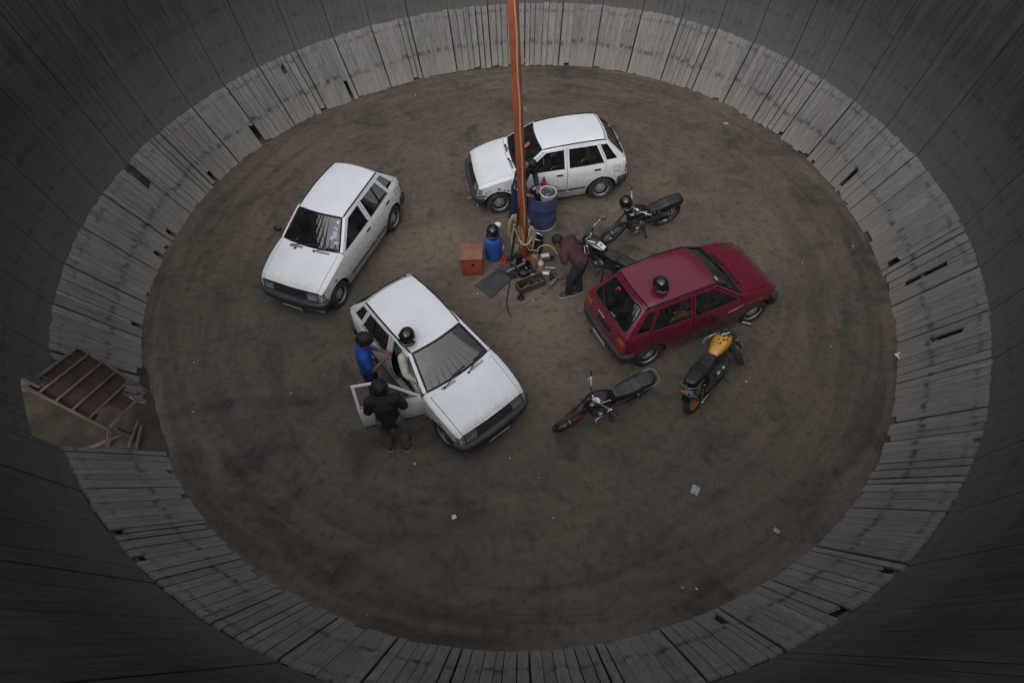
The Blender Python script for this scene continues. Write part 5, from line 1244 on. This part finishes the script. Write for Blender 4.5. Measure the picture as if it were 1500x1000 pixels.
# metal crate
ct = empty('metal_crate', (.245, -.77, 0), math.radians(24), 'dirty grey metal crate with a bent handle lying open in front of the pole', 'crate')
bm = bmesh.new(); 
for c, s in (((0, -.10, .085), (.54, .012, .17)), ((0, .10, .085), (.54, .012, .17)), ((-.27, 0, .085), (.012, .21, .17)), ((.27, 0, .085), (.012, .21, .17)), ((0, 0, .01), (.54, .2, .012))): box(bm, c, s)
link('crate_side', bm, GATEMETAL, ct, smooth=False)
bm = bmesh.new(); tube(bm, [(-.275, -.106, .17), (.275, -.106, .17), (.275, .106, .17), (-.275, .106, .17)], .009, 6, closed=True); link('rim', bm, GREYMET, ct)
bm = bmesh.new(); tube(bm, catmull([(-.20, -.10, .18), (-.10, -.09, .20), (-.06, -.05, .20), (.12, -.05, .21), (.20, -.10, .19)], 4), .010, 6); link('handle', bm, CHROME, ct)
bm = bmesh.new(); rq = random.Random(12)
for i in range(26): 
    c = (rq.uniform(-.22, .22), rq.uniform(-.07, .07), .03+.05*rq.random()); R_ = Matrix.Rotation(rq.random()*6, 3, 'Z') @ Matrix.Rotation(rq.uniform(-.5, .5), 3, 'Y')
    box(bm, c, (rq.uniform(.05, .13), .02, .018), R_)
tag(link('loose_tools', bm, DARKMETAL, ct, smooth=False), kind='stuff')
# hydraulic jack / grease gun
gg = empty('grease_gun', (.64, -.77, .03), math.atan2(.38, .30), 'grey hand pump lying on the dirt right of the metal crate', 'hand pump')
bm = bmesh.new(); cyl(bm, (-.05, 0, .01), (.14, 0, .01), .040, n=16); link('barrel', bm, M('pump_blue_grey', (.17, .19, .23), .45, .3, dirt=(.08, .07, .06)), gg)
bm = bmesh.new(); cyl(bm, (-.26, -.02, 0), (-.05, -.02, .01), .012, n=8); cyl(bm, (-.26, .02, 0), (-.05, .02, .01), .012, n=8); box(bm, (-.26, 0, 0), (.025, .09, .02)); link('pump_rod', bm, GREYMET, gg)
bm = bmesh.new(); cyl(bm, (.14, 0, .01), (.22, 0, .02), .026, n=12); tube(bm, [(.21, -.01, .02), (.22, .10, .03)], .010, 6); ell(bm, (.24, -.05, .02), (.03, .03, .03), 10); link('pump_head', bm, GREYMET, gg)
# tan canister with spray head
tc = empty('tan_canister', (.36, -.22, 0), 0, 'tan metal canister with a valve on top right of the red pole', 'canister')
bm = bmesh.new(); lathe(bm, [(.001, 0), (.075, 0), (.08, .015), (.08, .26), (.06, .30), (.03, .31), (.001, .31)], 20, caps=False); link('canister_body', bm, TAN, tc)
bm = bmesh.new(); cyl(bm, (0, 0, .30), (0, 0, .38), .022, n=10); box(bm, (.02, 0, .40), (.10, .05, .05), bev=.01); tube(bm, [(-.02, 0, .40), (-.07, .02, .42)], .014, 7); link('valve', bm, GREYMET, tc)
wb_ = empty('white_bottle', (.47, -.27, 0), 0, 'small whitish bottle with a pink band standing right of the tan canister', 'bottle')
bm = bmesh.new(); lathe(bm, [(.001, 0), (.05, 0), (.055, .02), (.055, .14), (.03, .18), (.022, .22), (.001, .22)], 18, caps=False); link('bottle_body', bm, WHITEPL, wb_)
bm = bmesh.new(); lathe(bm, [(.056, .035), (.0562, .085)], 18, caps=False); link('bottle_label', bm, M('pink_label', (.45, .12, .25), .5), wb_)
bm = bmesh.new(); lathe(bm, [(.024, .205), (.026, .24), (.001, .245)], 14, caps=False); link('bottle_cap', bm, GREYMET, wb_)
cb_ = empty('battery_case', (.56, -.08, 0), .15, 'long grey battery case lying where the yellow hose ends', 'battery')
bm = bmesh.new(); box(bm, (0, 0, .06), (.20, .12, .12), bev=.012); link('case', bm, GREYMET, cb_)
bm = bmesh.new(); box(bm, (0, 0, .125), (.17, .09, .02), bev=.004); [cyl(bm, (q, 0, .13), (q, 0, .15), .012, n=8) for q in (-.06, .06)]; link('case_top', bm, WHITEPL, cb_)
bm = bmesh.new(); tube(bm, catmull([(.40, -.15, .30), (.45, -.08, .36), (.58, -.05, .38), (.70, -.15, .40), (.78, -.36, .42)], 8), .013, 7); tag(link('yellow_hose', bm, YELLOWHOSE), 'yellow hose arching from the tan canister to the bending man', 'hose')
# small engine block, bar, red toolbox, parts
en = empty('engine_part', (.02, -.22, 0), .4, 'oily engine block lying on the dirt at the foot of the red pole', 'engine')
bm = bmesh.new(); box(bm, (0, 0, .10), (.17, .14, .18), bev=.025); [box(bm, (0, 0, .20+.022*i), (.14, .12, .010)) for i in range(5)]; link('block', bm, DARKMETAL, en)
bm = bmesh.new(); cyl(bm, (.09, 0, .10), (.14, 0, .10), .06, n=16); cyl(bm, (-.08, .0, .12), (-.13, .0, .12), .05, n=16); link('flange', bm, ALLOY, en)
bm = bmesh.new(); tube(bm, catmull([(-.05, -.05, .22), (-.10, -.09, .30), (-.12, -.14, .20), (-.10, -.16, .04)], 5), .022, 8); link('pipe', bm, ALLOY, en)
bm = bmesh.new(); bar(bm, (-.20, -.45, .09), (.16, -.33, .20), .045, .035, bev=.006); tag(link('steel_lever', bm, GREYMET), 'long grey steel lever propped across the parts before the pole', 'lever')
bm = bmesh.new(); lathe(bm, [(.001, .05), (.055, .05), (.085, .09), (.095, .13), (.088, .13), (.05, .06), (.001, .055)], 20, caps=False); o = link('steel_bowl', bm, CHROME); o.location = (.24, -.43, -.03); tag(o, 'shiny steel bowl between the pole and the metal crate', 'bowl')
bm = bmesh.new(); ell(bm, (0, 0, .08), (.13, .10, .08), 14); cyl(bm, (.08, 0, .10), (.16, .02, .12), .04, n=10); o = link('gear_housing', bm, DARKMETAL); o.location = (.13, -.48, 0); tag(o, 'dark gear housing lying beside the steel bowl', 'engine part')
tb = empty('red_toolbox', (-.25, -.14, 0), 1.2, 'small bright red tool box between the blue can and the pole', 'tool box')
bm = bmesh.new(); box(bm, (0, 0, .045), (.20, .08, .09), bev=.008); link('toolbox_body', bm, REDPL, tb)
bm = bmesh.new(); box(bm, (-.06, -.041, .05), (.03, .004, .05)); link('toolbox_label', bm, WHITEPL, tb)
bm = bmesh.new(); tube(bm, [(-.05, 0, .09), (-.05, 0, .12), (.05, 0, .12), (.05, 0, .09)], .007, 5); link('toolbox_handle', bm, BLACKPL, tb)
for i, (x, y, sz, lb) in enumerate(((.66, -.33, .10, 'grey pipe offcut lying in front of the bending man'), (-.16, -.02, .07, 'small oily part beside the blue can'), (.56, -.47, .06, 'little bright fitting right of the metal crate'), (.60, -.42, .05, 'flat brown card scrap right of the white bottle'))):
    bm = bmesh.new(); cyl(bm, (x-sz, y, .035), (x+sz, y-.02, .035), .035, n=12); cyl(bm, (x-sz*1.1, y, .035), (x-sz*.9, y, .035), .042, n=12); tag(link('machine_part', bm, (GREYMET, DARKMETAL, WHITEPL, TAN)[i]), lb, 'machine part')
for i, (x, y, lb, kind) in enumerate(((.10, -.33, 'oily round tin between the engine block and the steel bowl', 0), (.30, -.50, 'short steel sleeve lying just behind the metal crate', 1), (.42, -.44, 'rusty bracket lying right of the steel bowl', 2), (-.05, -.60, 'open spanner lying left of the metal crate', 3), (.22, -.22, 'small dark tin at the foot of the tan canister', 0), (-.17, -.30, 'rusty angle bracket left of the engine block', 2), (.55, -.60, 'spanner lying beyond the right end of the metal crate', 3), (-.10, -.50, 'oily rag dropped between the rubber sheet and the metal crate', 4), (.70, -.55, 'crumpled brown rag by the hand pump', 4), (.05, -1.05, 'worn sprocket in front of the metal crate', 5), (.68, -.05, 'dark sprocket right of the battery case', 5), (.20, .20, 'dark coiled hose behind the red pole', 6))):
    bm = bmesh.new(); mm = (DARKMETAL, GREYMET, RUST, GREYMET, BLACKSHIRT, DARKMETAL, BLACKPL)[kind]; nm = ('tin', 'steel_sleeve', 'bracket', 'spanner', 'rag', 'sprocket', 'coiled_hose')[kind]
    if kind == 0: lathe(bm, [(.001, 0), (.05, 0), (.05, .09), (.044, .09), (.044, .03), (.001, .03)], 16, caps=False)
    elif kind == 1: lathe(bm, [(.035, -.07), (.035, .07), (.026, .07), (.026, -.07)], 14, Matrix.Translation((0, 0, .036)) @ Matrix.Rotation(pi/2, 4, 'X') , closed=True)
    elif kind == 2: box(bm, (0, 0, .01), (.16, .05, .012)); box(bm, (.075, 0, .045), (.012, .05, .07)); cyl(bm, (-.04, 0, .01), (-.04, 0, .035), .012, n=6)
    elif kind == 3: bar(bm, (-.09, 0, .012), (.09, 0, .012), .022, .010); cyl(bm, (.10, 0, .006), (.10, 0, .018), .024, n=6); box(bm, (-.11, .014, .012), (.04, .010, .010)); box(bm, (-.11, -.014, .012), (.04, .010, .010))
    elif kind == 4:
        ell(bm, (0, 0, .02), (.10, .07, .03), 18)
        for v in bm.verts: v.co += Vector((mnoise.noise(v.co*22+Vector((i, 0, 0))), mnoise.noise(v.co*22+Vector((0, i, 4))), .5*abs(mnoise.noise(v.co*18+Vector((2, i, 0))))))*.035
    elif kind == 5:
        lathe(bm, [(.02, .005), (.06, .005), (.06, .03), (.02, .03)], 24, closed=True)
        for k in range(12): box(bm, (.066*math.cos(k*pi/6), .066*math.sin(k*pi/6), .0175), (.018, .014, .022), Matrix.Rotation(k*pi/6, 3, 'Z'))
    else: tube(bm, [Vector(((.10+.008*k/12)*math.cos(k*pi/6), (.10+.008*k/12)*math.sin(k*pi/6), .02+.02*k/12)) for k in range(34)], .014, 7)
    o = link(nm, bm, mm); o.location = (x, y, gz(x, y)); o.rotation_euler = (0, 0, i*1.3); tag(o, lb, nm.replace('_', ' '))
# ================================================================ litter on the floor
bm = bmesh.new(); bar(bm, (-1.00, 1.80, .015), (-.84, 1.88, .02), .09, .02, bev=.004); tag(link('brick_chip', bm, ORANGEPL), 'orange brown chip on the dirt before the battered white hatchback', 'chip')
def sheet(x, y, w_, h_, yaw, mat, label, cat='litter', grp=None, fold=.02, name='paper_scrap', seed=0):
    bm = bmesh.new(); n = 4; G3 = []
    for i in range(n+1):
        G3.append([bm.verts.new(Vector((w_*(i/n-.5)*(1+.15*mnoise.noise(Vector((i*.7+seed, j*.9, 1)))), h_*(j/n-.5), .012+fold*abs(mnoise.noise(Vector((i*.8+seed*3.1, j*.8, seed))))))) for j in range(n+1)])
    for i in range(n):
        for j in range(n): bm.faces.new((G3[i][j], G3[i+1][j], G3[i+1][j+1], G3[i][j+1]))
    shell(bm, .002, UP); o = link(name, bm, mat, smooth=False); o.location = (x, y, gz(x, y)); o.rotation_euler = (0, 0, yaw); return tag(o, label, cat, grp)
PRINT = M('printed_paper', (.36, .36, .36), .9, var=.35, scale=34, dirt=(.06, .06, .065), dirt_amt=.85)
sheet(2.55, -4.99, .12, .15, -.5, PRINT, 'printed sheet of newspaper lying flat on the dirt near the bottom right', 'newspaper', name='newspaper_sheet')
sheet(-1.11, -5.27, .065, .065, .4, WHITEPL, 'small white square label lying on the dirt at the bottom', 'paper')
sheet(3.59, -5.66, .06, .09, .7, PRINT, 'crumpled pale wrapper on the dirt near the bottom right rim', 'wrapper', fold=.05, seed=3)
sheet(6.55, -2.72, .10, .16, .2, WHITEPL, 'white crumpled wrapper against the right edge of the plank track', 'wrapper', fold=.08, seed=5)
sheet(5.14, 4.14, .12, .09, .2, PAPER, 'pale crumpled paper at the far right of the dirt', 'paper', fold=.05, seed=6)
LPX = [(-4.84, 3.09, 0.057), (-5.81, -2.28, 0.057), (-5.55, -3.29, 0.046), (-5.74, -2.25, 0.046), (-3.95, -3.0, 0.069), (-3.45, -2.66, 0.069), (-4.82, -3.45, 0.046), (-5.0, -3.18, 0.035), (-4.05, -3.52, 0.035), (-5.16, -1.65, 0.035), (-4.88, -0.73, 0.057), (-3.41, -4.09, 0.046), (-1.75, -4.39, 0.069), (-1.67, -4.88, 0.057), (-1.62, -4.89, 0.035), (-1.94, -6.05, 0.057), (-0.32, -2.92, 0.035), (-2.26, -6.6, 0.035), (-0.79, -6.92, 0.035), (-0.43, -6.78, 0.046), (-0.31, -6.55, 0.035), (-0.09, -5.92, 0.046), (1.01, -6.61, 0.035), (1.77, -6.23, 0.035), (0.37, -5.34, 0.035), (0.19, -4.7, 0.069), (-0.56, -4.34, 0.035), (-0.25, -4.35, 0.035), (5.46, -2.44, 0.081), (5.53, -1.71, 0.046), (5.57, -0.43, 0.057), (5.47, -0.94, 0.057), (6.7, -0.04, 0.046), (4.96, 1.95, 0.046), (5.14, 4.12, 0.103), (4.93, 3.84, 0.035), (4.49, 3.81, 0.035), (5.12, 1.28, 0.035), (4.57, 3.55, 0.035), (3.1, 5.72, 0.046), (1.87, 5.38, 0.046), (1.76, 5.12, 0.046), (1.33, 5.48, 0.035), (-0.12, 5.81, 0.057), (-0.39, 5.41, 0.057), (-2.32, 5.26, 0.046), (-0.56, 6.63, 0.035), (-1.64, 5.22, 0.035), (-2.37, 5.8, 0.035), (-3.52, 5.37, 0.035), (-2.89, 3.86, 0.046), (-2.41, 3.57, 0.046), (-1.97, 3.7, 0.046), (-2.17, 1.89, 0.092), (-0.78, 4.27, 0.035), (2.9, -4.95, 0.057), (3.83, -4.8, 0.035), (2.86, -3.63, 0.035), (3.8, -3.1, 0.046), (3.32, -4.08, 0.035), (4.08, -3.27, 0.035), (4.58, -3.88, 0.035), (2.41, -3.85, 0.035), (0.78, -3.79, 0.035), (3.54, -4.84, 0.035), (2.27, -6.42, 0.046), (2.08, -6.4, 0.057), (1.5, -2.14, 0.035), (-0.77, -0.91, 0.046), (-0.52, -1.12, 0.057), (0.27, -1.13, 0.046), (0.73, 0.0, 0.046), (1.18, -0.95, 0.046), (-1.29, 1.63, 0.035), (-2.76, 0.87, 0.046), (-4.65, -1.23, 0.035), (-1.61, 0.61, 0.035), (-1.11, 0.54, 0.046), (-0.77, -0.43, 0.046)]
rq = random.Random(21)
LMK = [('the nose of the stickered white hatchback', -4.4, -1.3), ('the tail of the stickered white hatchback', -2.8, 1.9), ('the open car door', -2.4, -4.0), ('the plate of the open car', -.3, -4.0), ('the tail of the open car', -2.4, -1.5), ('the battered white hatchback', .7, 2.2), ('the rear wheel of the maroon hatchback', 2.0, -2.6), ('the nose of the maroon hatchback', 4.4, -1.0), ('the yellow tanked motorcycle', 3.3, -3.4), ('the motorcycle with red fork sliders', 1.2, -3.7), ('the motorcycle carrying a helmet', 2.6, .6), ('the red metal box', -.9, -.2), ('the metal crate', .25, -.8), ('the gate panel', -6.4, -3.3), ('the newspaper sheet', 2.55, -5), ('the crumpled wrapper at lower right', 3.6, -5.4), ('the small white label', -1.1, -5.27), ('the boards at the top of the picture', .3, 6.9), ('the boards at the bottom of the picture', 0, -7), ('the boards at the right of the picture', 7, -.5), ('the boards at the left of the picture', -7, .5), ('the boards at the upper right', 5, 5), ('the boards at the upper left', -5, 5), ('the boards at the lower right', 5, -5), ('the boards at the lower left', -5, -5)]
ORD = ['nearest', 'second nearest', 'third nearest', 'fourth nearest', 'fifth nearest', 'sixth nearest', 'seventh nearest', 'eighth nearest', 'ninth nearest', 'tenth nearest', 'eleventh nearest', 'twelfth nearest', 'thirteenth nearest', 'fourteenth nearest']
SCRAPL = ['']*len(LPX); _by = {}
for i, (x, y, s_) in enumerate(LPX):
    dd, l = min((math.hypot(x-q[1], y-q[2]), q[0]) for q in LMK); _by.setdefault(l, []).append((dd, i))
for l, v in _by.items():
    for r_, (dd, i) in enumerate(sorted(v)): SCRAPL[i] = 'paper scrap on dirt '+ORD[min(r_, 13)]+' to '+l
for i, (x, y, s_) in enumerate(LPX):
    s_ *= .62; sheet(x, y, s_*rq.uniform(.7, 1.3), s_*rq.uniform(.5, 1), rq.random()*3, rq.choice([PAPER, PAPER, WHITEPL, PAPER]), SCRAPL[i], 'litter', 'paper scraps scattered on the dirt', .04, 'paper_scrap', i*1.7)
# small stones and crumbs that nobody could count
bm = bmesh.new(); rq = random.Random(33)
for i in range(5200):
    a = rq.random()*2*pi; r = 7.05*rq.random()**.5; s_ = rq.choice([.006, .008, .010, .014, .02 if rq.random() < .3 else .008]); x, y = r*math.cos(a), r*math.sin(a); z = gz(x, y)
    vs = [bm.verts.new((x+s_*rq.uniform(.6, 1.4)*cx, y+s_*rq.uniform(.6, 1.4)*cy, z+s_*cz)) for cx, cy, cz in ((1, 0, 0), (-.5, .9, 0), (-.5, -.9, 0), (0, 0, .9))]
    for q in ((0, 1, 3), (1, 2, 3), (2, 0, 3)): bm.faces.new([vs[k] for k in q])
tag(link('stones', bm, M('small_stones', (.16, .14, .12), .9, var=.6, scale=3), smooth=False), 'small stones and crumbs of earth scattered over the dirt floor', 'gravel', kind='stuff')
# chalk and paint strokes on the boards
def stroke(pts, mat, label, wd=.02, off=.024):
    bm = bmesh.new()
    for (d0, s0), (d1, s1) in pts:
        A, B = slant(d0, s0, off), slant(d1, s1, off); bar(bm, A, B, wd, .003, Vector((-math.cos(math.radians(d0))*.84, -math.sin(math.radians(d0))*.84, .54)))
    return tag(link('paint_mark', bm, mat, smooth=False), label, 'paint mark')
ORMARK = M('orange_marker', (.34, .10, .05), .9, var=.4, scale=20, dirt=(.2, .2, .2), dirt_amt=.9)
stroke([((156.6, .93), (156.2, .74)), ((156.1, .72), (155.7, .55)), ((155.7, .52), (155.4, .40)), ((155.3, .36), (155.2, .28))], ORMARK, 'broken orange paint stroke on the upper left boards of the track')
stroke([((176.6, .55), (176.2, .40)), ((175.6, .42), (176.9, .34)), ((177.0, .36), (176.6, .25))], M('faded_red_marker', (.17, .05, .05), .9, var=.4, scale=20), 'faint red scribble on the boards left of the pit', .012)
stroke([((240.0, .80), (240.5, .76)), ((239.4, .92), (240.0, .88))], M('yellow_marker', (.22, .17, .04), .9), 'two small yellow paint dabs on the boards at the lower left', .03)
